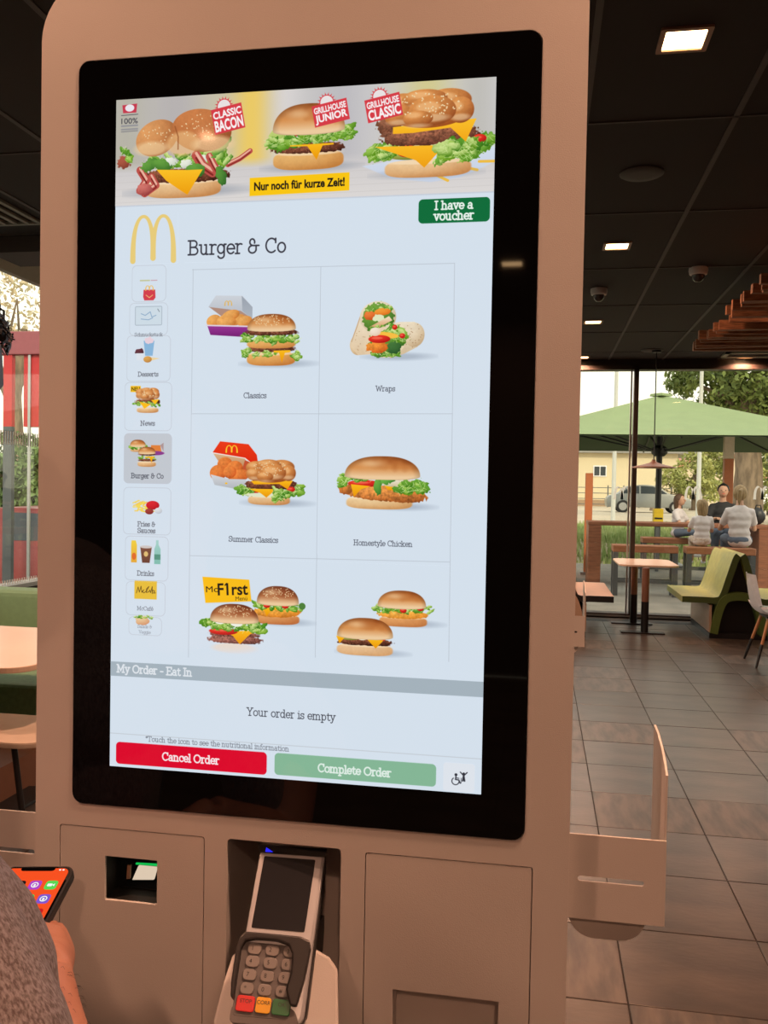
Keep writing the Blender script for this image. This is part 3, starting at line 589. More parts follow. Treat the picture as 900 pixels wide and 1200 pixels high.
L.e(-1, 13, 23, 18, srgb(232, 212, 178), None, rot=-.15); L.e(-1, 14, 21, 16, srgb(110, 160, 62), srgb(60, 110, 38), rot=-.15, rag=.25)
lettuce(L, 2, 0, 20, 8, 12, 44, 53, .3); lettuce(L, -18, 26, 14, 28, 5, 24, 54, .2); L.e(-11, 19, 14, 6.5, srgb(240, 150, 58), srgb(200, 90, 28), noise=.5, rag=.25); L.e(-2, 5, 16, 3.6, srgb(250, 192, 70), None, rot=.1); tomato(L, -9, 9.5, 13, 4.6); L.e(-14, 1, 6.5, 5, srgb(246, 232, 214), srgb(230, 200, 176)); L.e(9, 20, 8, 7, srgb(70, 120, 60), srgb(38, 82, 40), rag=.3); tomato(L, 9, -4, 3, 3); tomato(L, 18, 6, 3.4, 3)
# summer classics
L = Loc(274, 541)
L.p([(-25, -10), (-16, -23), (18, -20), (28, -8), (30, 4), (24, 3), (14, -4)], srgb(238, 60, 24), srgb(220, 40, 16)); L.p([(-24, -9), (14, -4), (18, 8), (-12, 8)], srgb(222, 180, 136), srgb(190, 140, 100)); L.st([(-26, -10), (14, -4), (26, 5)], 1, srgb(245, 235, 230))
c = L(-2, -14.5); arches(c[0], c[1], 13 * L.k, 7.5 * L.k, srgb(255, 200, 50), 1.5 * L.k)
L.p([(14, -2), (29, 4), (28, 12), (10, 12)], srgb(196, 84, 50))
for a, b_, r1, r2 in ((-10, 3, 9, 8), (2, 8, 10, 9), (-18, 13, 10, 9), (7, 16, 13, 7), (-4, 12, 8, 7)): L.e(a, b_, r1, r2, srgb(238, 138, 66), srgb(196, 88, 36), rot=-.2, noise=.3)
L.p([(-27, 15), (-5, 20), (16, 20), (14, 30), (2, 31), (-22, 27)], srgb(216, 218, 222), srgb(180, 184, 190)); L.e(-8, 25, 1.5, 1, CHEESE)
L = Loc(318, 567); shadow(L, 8, 22, 36, 4, .4); bun_low(L, -2, 18, 50, 9); tomato(L, -20, 9, 6, 3)
lettuce(L, -38, 8, -24, 8, 9, 24, 61, .2); lettuce(L, 24, 8, 36, 6, 9, 26, 62, .2); patty(L, 0, 1, 60, 11); tomato(L, 24, 6, 5, 3); L.e(-6, 13, 24, 2.5, srgb(226, 230, 200), None)
L.p([(-27, 6), (4, 6), (2, 10), (-5, 16), (-12, 11)], CHEESE, CHEESE_D); lettuce(L, 4, 12, 20, 13, 9, 24, 63, .5); L.p([(-24, -3), (26, -4), (20, 6), (10, 0), (-20, 1)], CHEESE, CHEESE_D); bun_knot(L, 0, -3, 58, 25, 46)
# homestyle chicken
L = Loc(449, 566); shadow(L, 20, 27, 36, 4, .4); bun_low(L, -4, 22, 78, 12, (srgb(240, 208, 158), srgb(206, 150, 92)))
L.e(2, 12, 50, 9, srgb(226, 148, 74), srgb(170, 92, 40), noise=.8, pw=2.6, rag=.12, rot=.07); L.e(-44, 8, 9, 6, srgb(210, 130, 60), srgb(160, 84, 36), noise=.6, rag=.2)
tomato(L, -22, 1, 20, 4); lettuce(L, -50, 0, -34, -8, 9, 26, 71, .15); L.e(20, 0, 24, 5, srgb(236, 226, 200), srgb(190, 170, 130), rag=.25)
L.p([(-38, 2), (-14, 4), (-26, 8), (-34, 17)], CHEESE, CHEESE_D); L.p([(2, 3), (22, 6), (20, 9), (6, 8)], CHEESE, CHEESE_D)
lettuce(L, -34, -6, 0, -8, 8, 26, 72, .6); L.e(-6, 4, 5, 11, srgb(112, 176, 70), srgb(60, 124, 44), rag=.3); L.e(8, -5, 10, 5, srgb(116, 182, 76), srgb(60, 128, 44), rot=-.5, rag=.3); lettuce(L, 18, 6, 50, 4, 11, 44, 73, .1)
bun_top(L, -1, -8, 89, 23);
# two burgers with the yellow sign
L = Loc(267, 692); L.p([(-28, -14), (26, -12), (30, 12), (-25, 15.5)], srgb(200, 206, 214), alpha=.5, soft=4); L.p([(-30, -15), (26, -13.5), (29, 11), (-26, 15)], srgb(252, 192, 28))
c = L(-18.5, -1); sans('Mc', boxtr(c[0] - 7 * L.k, c[1] - 3.4 * L.k, c[0] + 7 * L.k, c[1] + 3.4 * L.k, -.06), srgb(44, 34, 26))
c = L(6.5, -2); sans('F1rst', boxtr(c[0] - 18 * L.k, c[1] - 7 * L.k, c[0] + 18 * L.k, c[1] + 7 * L.k, -.06), srgb(44, 34, 26), bold=.02)
L.st([(-2.6, -6.2), (-.9, -8.2)], 1.5, srgb(44, 34, 26))
c = L(17, 8.4); sans('Menü', boxtr(c[0] - 7 * L.k, c[1] - 2.5 * L.k, c[0] + 7 * L.k, c[1] + 2.2 * L.k, -.06), srgb(90, 66, 26))
L = Loc(325, 708); shadow(L, 6, 20, 32, 4, .4); bun_low(L, 0, 16, 54, 10, (srgb(226, 160, 98), srgb(190, 110, 60))); L.e(0, 9, 29, 6, srgb(242, 172, 72), srgb(206, 120, 36), noise=.5, rag=.15); cheese(L, -22, 6, 4, -12, 14, 2)
lettuce(L, -28, 1, 30, 3, 7, 50, 81, .35); tomato(L, -12, 2, 4, 2.5); tomato(L, 10, 2, 4, 2.5); L.e(30, 1, 4, 4, srgb(80, 130, 60)); bun_top(L, 1, -2, 50, 19, 50, True)
L = Loc(276, 733); L.e(0, 26, 27, 6, srgb(246, 214, 186), srgb(226, 222, 224), alpha=.6, soft=5); patty(L, 0, 16, 62, 9, srgb(176, 116, 100), srgb(110, 60, 54)); patty(L, 0, 10, 58, 6, srgb(166, 106, 90), srgb(110, 60, 54)); L.p([(-12, 7), (30, 4), (18, 9), (6, 21), (-2, 12)], CHEESE, CHEESE_D)
tomato(L, -14, 7, 17, 4); lettuce(L, -38, -2, 36, 2, 9, 70, 82, .35); L.e(-18, -4, 6, 3, srgb(240, 242, 230)); L.e(2, -2, 7, 3, srgb(240, 242, 230)); bun_top(L, -1, -6, 58, 19, 60, True)
# plain burgers
L = Loc(471, 712); shadow(L, 10, 18, 34, 4, .4); bun_low(L, 2, 15, 56, 10, (srgb(226, 160, 98), srgb(196, 122, 66))); L.e(2, 8, 30, 5, srgb(244, 178, 76), srgb(214, 130, 40), noise=.5, rag=.12); lettuce(L, -32, 2, 34, 0, 7, 56, 91, .3); tomato(L, 2, 3, 4, 3); tomato(L, 22, 0, 4, 3); bun_top(L, 0, -2, 57, 18)
L = Loc(428, 744); shadow(L, 10, 20, 36, 4, .4); bun_low(L, 0, 16, 66, 11, (srgb(236, 196, 150), srgb(214, 162, 110))); patty(L, 0, 8, 64, 8); L.e(-18, 4, 11, 2.6, srgb(176, 176, 84), srgb(120, 120, 50)); L.e(14, 4, 10, 2.8, srgb(220, 50, 36)); L.e(-3, 4, 5, 2, srgb(240, 234, 210)); L.p([(-34, 2), (-24, 4), (-30, 11)], CHEESE, CHEESE_D); L.p([(2, 4), (22, 5), (13, 15)], CHEESE, CHEESE_D); bun_top(L, 0, 1, 66, 21)
# left column of small tiles
lc = srgb(196, 202, 212)
def small(px0, py0, px1, py1, fill=None):
    a, b_ = S(px0, py0), S(px1, py1)
    if fill is not None: rrect(a[0], a[1], b_[0], b_[1], 14, fill)
    rrect(a[0], a[1], b_[0], b_[1], 14, lc, line=1.6)
small(156, 312, 195, 353.5); small(153, 356, 197, 393); small(150, 394, 200, 447); small(147.5, 448.5, 201.5, 505); small(146.5, 508, 201.5, 567, srgb(196, 202, 210)); small(146, 571, 200.5, 627); small(148, 628, 197.5, 681); small(149, 681, 194, 722); small(152, 722, 190, 745)
ts = srgb(116, 120, 130)
L = Loc(176, 340); L.p([(-7, 0), (7, 0), (7.5, 9), (5, 12), (-6, 12), (-7.5, 8)], srgb(214, 66, 78)); c = L(0, -2); arches(c[0], c[1], 9 * L.k, 5 * L.k, srgb(240, 190, 90), 1.1 * L.k); L.st([(-4, 6), (0, 9), (4, 6)], .8, srgb(245, 200, 120)); L.st([(-11, -10.5), (0, -10.5)], 1.6, srgb(190, 190, 120), alpha=.7); L.st([(2, -10.5), (9, -10.5)], 1.1, srgb(200, 140, 150), alpha=.7)
L = Loc(175, 371); rrect(*L(-16, -11), *L(16, 10), 3, srgb(208, 222, 232)); rrect(*L(-16, -11), *L(16, 10), 3, srgb(170, 182, 194), line=2); L.st([(-9, -3), (-4, -1), (2, -5), (4, 1), (9, -1)], .9, srgb(140, 170, 200)); L.st([(-9, 3), (0, 4), (5, 2)], .9, srgb(140, 170, 200)); L.st([(11, -8), (13, -5)], .8, srgb(120, 130, 140))
slab('Schmuckstück'.replace('ü', 'u'), 175, 393, 33, ts, 1.0, .8); slab('Desserts', 174.5, 439.5, 24, ts, 1.1)
L = Loc(175, 409); L.e(-11, 3, 5, 3.5, srgb(110, 60, 70), srgb(70, 36, 44), rag=.3); L.p([(-15, 5), (-6, 5), (-7, 13), (-14, 13)], srgb(224, 230, 238)); L.p([(-6, -9), (7, -9), (5, 8), (-4, 8)], srgb(140, 184, 220)); L.e(0, -9, 5, 4, srgb(234, 210, 220), rag=.4); L.p([(-3, 9), (14, 11), (-3, 15)], srgb(240, 214, 160)); L.e(-1, 12, 5, 3.6, srgb(226, 170, 90), srgb(190, 130, 60))
L = Loc(174, 470); rrect(*L(-21, -17), *L(-8.5, -10), 2, srgb(250, 196, 30)); c = L(-14.7, -13.5); sans('NEU', boxtr(c[0] - 5 * L.k, c[1] - 2.2 * L.k, c[0] + 5 * L.k, c[1] + 2.2 * L.k), srgb(50, 40, 30), bold=.01)
bun_low(L, 0, 10, 26, 5); patty(L, 0, 1, 30, 6); lettuce(L, -16, 3, 15, 4, 4, 26, 95, .3); L.p([(-10, 1), (4, 4), (-4, 9)], CHEESE); L.p([(4, -1), (14, -2), (9, 4)], CHEESE); bun_knot(L, 0, -2, 28, 13, 16)
slab('News', 174, 497, 17, ts, 1.1)
L = Loc(173, 531); bun_low(L, -11, -4, 18, 4); lettuce(L, -21, -7, -1, -7, 4, 20, 96, .2); bun_top(L, -11, -8, 19, 7); L.p([(5, -9), (16, -9), (18, 0), (4, 0)], srgb(226, 130, 60)); L.p([(16, -9), (20, -12), (20, -2)], srgb(176, 150, 150)); L.e(11, 0, 10, 2.4, srgb(140, 60, 140)); bun_low(L, 0, 12, 22, 5); patty(L, 0, 8, 20, 2.6); lettuce(L, -10, 5, 10, 5, 3, 14, 97, .4); patty(L, 0, 1.5, 20, 2.6); cheese(L, -2, 9, 4, 6, 11, 1); bun_top(L, 0, 0, 21, 7)
slab('Burger & Co', 173.5, 558.5, 38, srgb(100, 104, 114), 1.2)
L = Loc(173, 594)
for _ in range(34): a, b_ = rng.uniform(-17, 2), rng.uniform(-5, 5); L.st([(a, b_), (a + rng.uniform(2, 8), b_ + rng.uniform(-4, 2))], 1.3, srgb(246, 196 + rng.integers(0, 30), 90))
L.e(7, -2, 8, 5, srgb(224, 40, 50), srgb(180, 20, 34)); L.e(3, 5, 5, 3.4, srgb(170, 70, 60), srgb(130, 40, 40)); L.e(14, 4, 4.5, 3.4, srgb(226, 228, 230), srgb(190, 196, 206))
slab('Fries &', 172.5, 615, 21, ts, 1.2); slab('Sauces', 172.5, 622.5, 21, ts, 1.2)
L = Loc(171.5, 647); L.p([(-17, -13), (-12, -13), (-10.5, -8), (-10.5, 12), (-17.5, 12), (-17.5, -8)], srgb(244, 210, 70), srgb(232, 170, 60)); L.e(-14, 5, 2.6, 4, srgb(226, 110, 50)); L.p([(-6.5, -6), (7.5, -6), (5, 12), (-4, 12)], srgb(130, 84, 66), srgb(110, 68, 54)); L.e(.5, -6, 7.5, 1.6, srgb(210, 200, 196)); L.e(.5, 2, 2.6, 3, srgb(226, 190, 120)); L.p([(12.5, -14), (15.5, -14), (15.5, -9), (18, -4), (18, 13), (10.5, 13), (10.5, -4), (12.5, -9)], srgb(168, 212, 204), srgb(130, 190, 176)); L.p([(10.5, 2), (18, 2), (18, 8), (10.5, 8)], srgb(90, 150, 130))
slab('Drinks', 171.5, 672.5, 20, ts, 1.1)
L = Loc(171.5, 691); rrect(*L(-13.5, -10), *L(13.5, 10.5), 1, srgb(234, 192, 62))
L.st([(-11, 4), (-9, -3), (-7.5, 3), (-5.5, -4), (-4.5, 3), (-2, 0), (-4, 2), (-2, 3.5), (1.5, 1), (4, -4), (1, -1), (1, 3), (4, 2), (5, 0), (6, 3), (8, -4), (8, 4), (8.5, 0), (11, 1), (9.5, 3.4), (12, 3)], .7, srgb(90, 66, 30))
slab('McCafé', 171, 713.5, 19, ts, 1.0, .8)
L = Loc(168, 725); L.e(0, 2, 9, 5, srgb(238, 206, 160), srgb(214, 150, 110), rag=.2); lettuce(L, -10, -2, 14, -2, 3, 16, 98, .2); slab('Salads &', 170.5, 734.5, 17, ts, .9, .55); slab('Veggie', 170.5, 741, 14, ts, .9, .55)
# lower part
a, b_ = S(131, 774.5)[1], S(131, 791.5)[1]; CV[int(a):int(b_)] = srgb(166, 180, 190); slab('My Order - Eat In', 181.5, 786.5, 88, srgb(226, 232, 238), 1.35)
d_ = S(131, 858.5)[1]; stroke([(0, d_), (SW, d_)], 2.5, srgb(198, 206, 214)); slab('Your order is empty', 341, 838, 104, srgb(66, 70, 80), .8)
slab('*Touch the icon to see the nutritional information', 254, 872, 168, srgb(130, 136, 146), .95)
button(137, 868.5, 313, 907.5, srgb(222, 8, 44), 12)
a, b_ = S(137, 868.5), S(313, 907.5)
button(322.5, 881.5, 511, 921.5, srgb(134, 184, 152), 12)
slab('Cancel Order', 224, 889.5, 67, srgb(250, 236, 238), 1.35); slab('Complete Order', 415.5, 903.5, 86, srgb(226, 240, 232), 1.35)
a, b_ = S(520, 892.5), S(556, 928.5); rrect(a[0], a[1], b_[0], b_[1], 8, srgb(224, 230, 238))
L = Loc(538, 911); ink = srgb(48, 50, 60)
L.e(-3.5, -3.6, 1.7, 1.7, ink); L.st([(-3.5, -2), (-4, 2), (0, 2.4), (1.5, 6)], 1.4, ink); L.st([(-4, 0), (0, .4)], 1, ink)
L.st([(-4 + 4.2 * math.cos(t), 4 + 4.2 * math.sin(t)) for t in np.linspace(-2.2, -6.3, 14)[::1]], 1.1, ink)
L.e(5.5, -5.4, 1.5, 1.5, ink); L.st([(1.6, -7), (5.5, -3), (9.4, -7)], 1.3, ink); L.st([(5.5, -3.4), (4.4, 3)], 1.9, ink); L.st([(5.5, -3.4), (6.6, 3)], 1.9, ink)
L.st([(2.6, 0), (2.6, 6)], .7, ink)
# ---------------------------------------------------------------- room shell
CZ = 3.0; WY = 10.68; XL, XR, YB = -3.62, 4.4, -5.2
def struct(name, bm, m, **k): o = put(name, bm, m, **k); o['kind'] = 'structure'; return o
bm = NB(); box(bm, XL, YB, -.12, XR, WY + .06, -.004); floor = struct('floor', bm, M['grout'])
TX, TY, TP, TQ = .28, 2.57, .4475, .4535
def tile_mesh(seed):
    b = NB(); q = TP - .005; r = TQ - .005; box(b, -q / 2, -r / 2, -.010, q / 2, r / 2, 0)
    es = [e for e in b.edges if all(abs(v.co.z) < 1e-6 for v in e.verts)]; bmesh.ops.bevel(b, geom=es, offset=.0012, segments=1, affect='EDGES')
    me = D_.meshes.new('tile'); b.to_mesh(me); b.free(); me.materials.append(M['tile'] if seed % 3 else M['tile_b']); return me
def seen(x, y, mg=.5):
    a = math.atan2(x, y) + YAW
    return y > .9 and (abs(a) * (1 if y > 3 else .86) < math.radians(26)) and (x > .02 * y - .1 - mg or x < -.55 * y + .3)
tm = [tile_mesh(i) for i in range(3)]; rt = random.Random(4); used = 0; rest = NB()
for i in range(-9, 9):
    for j in range(-17, 18):
        x, y = TX + (i + .5) * TP, TY + (j + .5) * TQ
        if not (XL < x - TP / 2 and x + TP / 2 < XR + .2 and YB < y - TQ / 2 and y + TQ / 2 < WY + .02): continue
        if seen(x, y) and y < 9.6 and used < 298:
            o = D_.objects.new('tile', tm[rt.randrange(3)]); link(o, floor); o.location = (x, y, rt.uniform(-.0006, .0006)); o.rotation_euler.z = math.pi * rt.randrange(2); used += 1
        else: box(rest, x - TP / 2 + .0025, y - TQ / 2 + .0025, -.01, x + TP / 2 - .0025, y + TQ / 2 - .0025, 0)
put('tile', rest, M['tile'], floor, kind='stuff')
# ceiling: slab above, panels and tee grid hung below
bm = NB(); box(bm, XL, YB, CZ + .03, XR, WY + .1, CZ + .2); ceil = struct('ceiling', bm, M['wall'])
PX, PY, PW, PL = .7565, 3.86, .6037, 1.25
b = NB(); box(b, -PW / 2 + .008, -PL / 2 + .003, .002, PW / 2 - .008, PL / 2 - .003, .022); pm = D_.meshes.new('ceiling_panel'); b.to_mesh(pm); b.free(); pm.materials.append(M['ceil'])
xs = [PX + i * PW for i in range(-8, 7)]; ys = [PY + j * PL for j in range(-8, 7)]
for i in range(-7, 6):
    for j in range(-7, 6):
        x, y = PX + (i + .5) * PW, PY + (j + .5) * PL
        if x - PW / 2 < XL or y + PL / 2 > WY + .9 or y - PL / 2 < YB: continue
        if y + PL / 2 > WY: continue
        o = D_.objects.new('ceiling_panel', pm); link(o, ceil); o.location = (x, y, CZ)
for x in xs:
    if XL < x < XR: b = NB(); box(b, x - .012, YB, CZ - .003, x + .012, WY, CZ + .01); put('grid_rail', b, M['tee'], ceil)
for y in ys:
    if YB < y < WY: b = NB(); box(b, XL, y - .006, CZ - .003, XR, y + .006, CZ + .008); put('cross_rail', b, M['tee'], ceil)
b = NB(); box(b, XL, 10.11 + .004, CZ + .004, XR, WY, CZ + .02); put('edge_panel', b, M['ceil'], ceil)
# walls
bm = NB(); box(bm, XL, YB - .15, 0, XR, YB, CZ + .05); struct('wall_back', bm, M['wall'])
bm = NB(); box(bm, XR, YB, 0, XR + .15, WY, CZ + .05); struct('wall_right', bm, M['wall'])
bm = NB(); box(bm, XL - .15, YB, 0, XL, 3.2, CZ + .05); struct('wall_left', bm, M['wall'])
bm = NB(); box(bm, XL - .15, WY, 2.93, XR + .15, WY + .2, CZ + .25); struct('wall_front', bm, M['frame'])
# front glazing: mullions, rails, panes
mull = on_y(742.5, 576, WY)[0]
w1 = D_.objects.new('window_1', None); COL.objects.link(w1); w1['kind'] = 'structure'
ms = [mull + k * 2.62 for k in range(-2, 3)]
for x in ms:
    if x - .05 > XL and x < XR:
        b = NB(); box(b, x - .026, WY - .05, 0, x + .026, WY + .08, 2.93); put('mullion', b, M['frame'], w1, bevel=.004)
        b = NB(); box(b, x - .062, WY - .01, .04, x - .044, WY + .03, 2.93); put('glazing_bead', b, M['alu'], w1)
b = NB(); box(b, XL, WY - .05, 0, XR, WY + .12, .05); put('bottom_rail', b, M['frame'], w1, bevel=.006)
b = NB(); box(b, XL, WY - .075, .012, XR, WY - .051, .03); put('sill_trim', b, M['alu'], w1)
b = NB(); box(b, XL, WY - .05, 2.88, XR, WY + .12, 2.93); put('top_rail', b, M['frame'], w1)
edges = [XL] + [x for x in ms if XL < x < XR] + [XR]
for a, c in zip(edges, edges[1:]):
    b = NB(); box(b, a + .04, WY + .02, .04, c - .04, WY + .03, 2.9); put('pane', b, M['glass'], w1)
# left glazing, parallel to the line of sight
w2 = D_.objects.new('window_2', None); COL.objects.link(w2); w2['kind'] = 'structure'
HZ = 2.87; SZ = .70
bm = NB(); box(bm, XL - .12, 3.2, 0, XL, WY, SZ); struct('wall_sill', bm, M['wall'])
b = NB(); box(b, XL - .12, 3.2, SZ, XL + .02, WY, SZ + .03); put('sill', b, M['alu'], w2)
b = NB(); prism(b, [(XL, HZ), (XL + .05, HZ), (XL + .13, CZ), (XL, CZ)], 3.2, WY); put('head_trim', b, mat('pale_head_trim', (.42, .40, .33), .6), w2)
for y in (3.25, 4.9, 6.9, 8.8): b = NB(); box(b, XL - .08, y, SZ, XL, y + .06, CZ); put('mullion', b, M['frame'], w2)
for a, c in ((3.31, 4.9), (4.96, 6.9), (6.96, 8.8), (8.86, WY)):
    b = NB(); box(b, XL - .05, a, SZ + .03, XL - .042, c, CZ); put('pane', b, M['glass'], w2)
mw = mat('window_stripe', (.85, .88, .85), .5)
for z0, z1 in ((on_x(16, 521, XL + .0)[2], on_x(16, 505, XL)[2]), (on_x(16, 690, XL)[2] + .03, on_x(16, 680, XL)[2])):
    for k in range(46):
        b = NB(); y = 5.2 + k * .03; box(b, XL - .041, y, z0, XL - .039, y + .012, z1); put('film_stripe', b, mw, w2)
# dark bulkhead over the left seating
bm = NB(); box(bm, XL + .14, 5.15, CZ - .10, XL + 1.3, 5.5, CZ - .001); struct('trim_1', bm, M['wall'])
# ceiling fittings
def downlight(x, y, label, w=None, s=.17):
    t = thing('downlight', label, 'ceiling light', (x, y, CZ), 'square recessed downlights'); e = s / 2
    b = NB(); plate_holes(b, rring(-e, -e, e, e, .006, 2), [rring(-e + .018, -e + .018, e - .018, e - .018, .004, 2)], -.006, .004)
    for v in b.verts: v.co = Vector((v.co.x + x, v.co.z + y, CZ + v.co.y - .001))
    bmesh.ops.recalc_face_normals(b, faces=b.faces[:]); put('frame', b, mat('lamp_frame', (.30, .16, .09), .35), t)
    b = NB(); box(b, x - e + .018, y - e + .018, CZ - .001, x + e - .018, y + e - .018, CZ + .003); put('diffuser', b, DIFF, t)
    l = pic_light('downlight_lamp', (0, 0, -.012), w or DOWN_W, DOWN, s * .7, ang=150); l.parent = t
    return t
DIFF = emat('lamp_diffuser', (1.0, .62, .30), 14.0)
ZONE = [(.449, 3.19, 'square warm ceiling downlight, nearest and brightest, upper right'), (.44, 5.77, 'square warm downlight in the middle of the ceiling row beside the kiosk'),
        (.44, 8.30, 'small square warm downlight just above the window, beside the dome camera'), (.44, 10.45, 'farthest downlight of the row, half hidden behind the kiosk edge'),
        (2.24, 10.52, 'farthest downlight on the right, over the window under the air outlet')]
for x, y, l in ZONE: downlight(x, y, l)
rq = ray(243, 157); rq = EYEP + rq * (CZ - EYE) / rq[2]
for x, y, l in ((.44, .66, 'downlight above the right end of the kiosk'), (.44, -1.9, 'downlight behind the photographer, right of the aisle'), (-.222, -4.37, 'last downlight by the rear wall, mirrored in the kiosk glass'),
                (2.24, 5.77, 'downlight over the wooden stick raft'), (2.24, 3.19, 'downlight in front of the stick raft'), (2.24, .66, 'downlight on the right, level with the kiosk'),
                (-1.36, .2, 'downlight over the person with the phone'), (-1.7, 3.4, 'downlight over the stool behind the kiosk'), (-2.9, 3.6, 'downlight over the corner sofa table')):
    downlight(x, y, 'square warm ' + l)
l_ = downlight(rq[0], 1.772 - rq[1], 'small warm lamp mirrored in the banner of the menu', .6, .09)
def speaker(x, y, r, label):
    b = NB(); lathe(b, [(r, .004), (r, -.004), (r * .92, -.009), (r * .5, -.011), (.001, -.012)], (x, y, CZ), 32); o = put('ceiling_speaker', b, mat('speaker_grille', (.035, .028, .026), .6, scale=300), smooth=True)
    tag(o, label, 'speaker')
speaker(.45, 4.484, .105, 'flat round dark speaker grille in the black ceiling, upper right'); speaker(1.16, 9.98, .12, 'round dark ceiling disc close above the window')
def domecam(p, label):
    t = thing('dome_camera', label, 'security camera', (p[0], p[1], CZ), 'dome cameras')
    b = NB(); lathe(b, [(.062, 0), (.064, -.02), (.058, -.045), (.046, -.05)], (p[0], p[1], CZ), 28); put('housing', b, M['camwhite'], t, smooth=True)
    b = NB(); lathe(b, [(.044, -.045), (.043, -.06), (.036, -.078), (.022, -.092), (.002, -.097)], (p[0], p[1], CZ), 24); put('dome', b, mat('dome_smoke', (.05, .045, .045), .08), t, smooth=True)
domecam(on_z(702, 338.5, CZ), 'white dome camera on the black ceiling nearer the kiosk'); domecam(on_z(818.5, 314, CZ), 'white dome camera right of centre near the hanging wooden sticks')
t = thing('air_outlet', 'pale framed air outlet in the ceiling above the window', 'vent', (2.5, 10.28, CZ))
b = NB(); x0, x1, y0, y1 = 1.95, 3.4, 10.13, 10.47
for q in ((x0, y0, x1, y0 + .05), (x0, y1 - .05, x1, y1), (x0, y0, x0 + .05, y1), (x1 - .05, y0, x1, y1)): box(b, q[0], q[1], CZ - .02, q[2], q[3], CZ)
put('frame', b, mat('pale_vent', (.34, .36, .27), .5), t)
for k in range(4): b = NB(); box(b, x0 + .05, y0 + .07 + k * .06, CZ - .012, x1 - .05, y0 + .085 + k * .06, CZ - .002); put('slat', b, M['tee'], t)
t = thing('ceiling_grille', 'ceiling air grille with pale parallel slats, upper left', 'vent', (-3.2, 4.5, CZ))
for k in range(8):
    x = -2.955 - k * .075; b = NB(); box(b, x - .016, 3.7, CZ - .016, x + .012, 4.86, CZ - .002); put('slat', b, mat('grille_slat', (.23, .24, .20), .5) if k == 0 else D_.materials['grille_slat'], t)
b = NB(); box(b, -3.52, 4.86, CZ - .018, -2.943, 4.885, CZ - .001); put('frame', b, D_.materials['grille_slat'], t)
# raft of wooden sticks
t = thing('stick_ceiling_raft', 'hanging raft of stacked brown wooden sticks below the black ceiling', 'ceiling decoration', (2.2, 6.1, 2.62))
rs = random.Random(7); n = 25
for k in range(n):
    y = 5.0 + k * .095; zz = 2.60 + rs.uniform(-.02, .03); xa = 1.155 + rs.uniform(-.045, .04)
    b = NB(); bar(b, (xa, y, zz), (3.3, y + rs.uniform(-.12, .12), zz + rs.uniform(-.03, .03)), rs.uniform(.028, .045), rs.uniform(.045, .07))
    put('stick', b, M['stick'], t)
for k in range(9):
    y = 5.1 + k * .27; b = NB(); bar(b, (1.3 + rs.uniform(-.04, .06), y, 2.66), (3.3, y + rs.uniform(-.15, .15), 2.67), .04, .05); put('stick', b, M['stick'], t)
for x in (1.8, 2.9):
    for y in (5.2, 7.0): b = NB(); tube(b, [(x, y, 2.66), (x, y, CZ)], .003, 6); put('cable', b, M['tee'], t)
# pendant over the table
pc = on_y(766, 546, 9.95)
t = thing('pendant_lamp', 'wide brown cone pendant lamp on a long black cord over the table', 'lamp', (pc[0], pc[1], pc[2]))
b = NB(); lathe(b, [(.235, -.022), (.228, -.012), (.12, .012), (.05, .032), (.024, .05), (.018, .07)], pc, 40); put('lamp_shade', b, M['cone'], t, smooth=True)
b = NB(); tube(b, [(pc[0], pc[1], pc[2] + .06), (pc[0], pc[1], CZ)], .006, 8); put('cord', b, M['dark'], t)
b = NB(); lathe(b, [(.05, 0), (.05, -.03), (.01, -.035)], (pc[0], pc[1], CZ)); put('ceiling_rose', b, M['dark'], t)
# ---------------------------------------------------------------- furniture, right
p0 = [on_z(*q, .70) for q in ((719.9, 650.1), (779.8, 652), (793.6, 660), (790.7, 662.1), (729.2, 659.7))]
t = thing('cafe_table', 'cream topped table on two brown and black column legs, beside the window', 'table', (1.15, 10.1, 0))
b = NB(); prism(b, rring(.84, 9.62, 1.46, 10.56, .12, 8), .68, .70, lambda a, c, h: (a, c, h)); put('tabletop', b, M['tabletop'], t, bevel=.004)
legb = mat('leg_brown', (.24, .12, .08), .45)
for q in ((755, 742), (742, 731)):
    c = on_z(*q); c[1] = min(c[1], 10.25)
    b = NB(); tube(b, [(c[0], c[1], .33), (c[0], c[1], .68)], .038, 20); l = put('leg', b, legb, t, smooth=True)
    b = NB(); tube(b, [(c[0], c[1], .012), (c[0], c[1], .33)], .0385, 20); put('leg_sleeve', b, M['dark'], l, smooth=True)
    b = NB(); box(b, c[0] - .24, c[1] - .06, 0, c[0] + .2, c[1] + .06, .014); put('foot_plate', b, M['dark'], t, bevel=.003)
def bandprof(cl, th):
    """closed outline around an open centre line in X,Z"""
    L_, R_ = [], []
    for i, p in enumerate(cl):
        a = Vector(cl[max(i - 1, 0)]); c = Vector(cl[min(i + 1, len(cl) - 1)]); d = (c - a).normalized(); n_ = Vector((-d.y, d.x)) * th / 2
        L_.append((p[0] + n_.x, p[1] + n_.y)); R_.append((p[0] - n_.x, p[1] - n_.y))
    return L_ + R_[::-1]
def catmull(P, n=6):
    P = [Vector(p) for p in P]; Q = [P[0]] + P + [P[-1]]; out = []
    for i in range(1, len(Q) - 2):
        for k in range(n):
            t_ = k / n; a, b_, c, d = Q[i - 1], Q[i], Q[i + 1], Q[i + 2]
            out.append(.5 * ((2 * b_) + (c - a) * t_ + (2 * a - 5 * b_ + 4 * c - d) * t_ ** 2 + (3 * b_ - a - 3 * c + d) * t_ ** 3))
    return [tuple(v) for v in out] + [tuple(P[-1])]
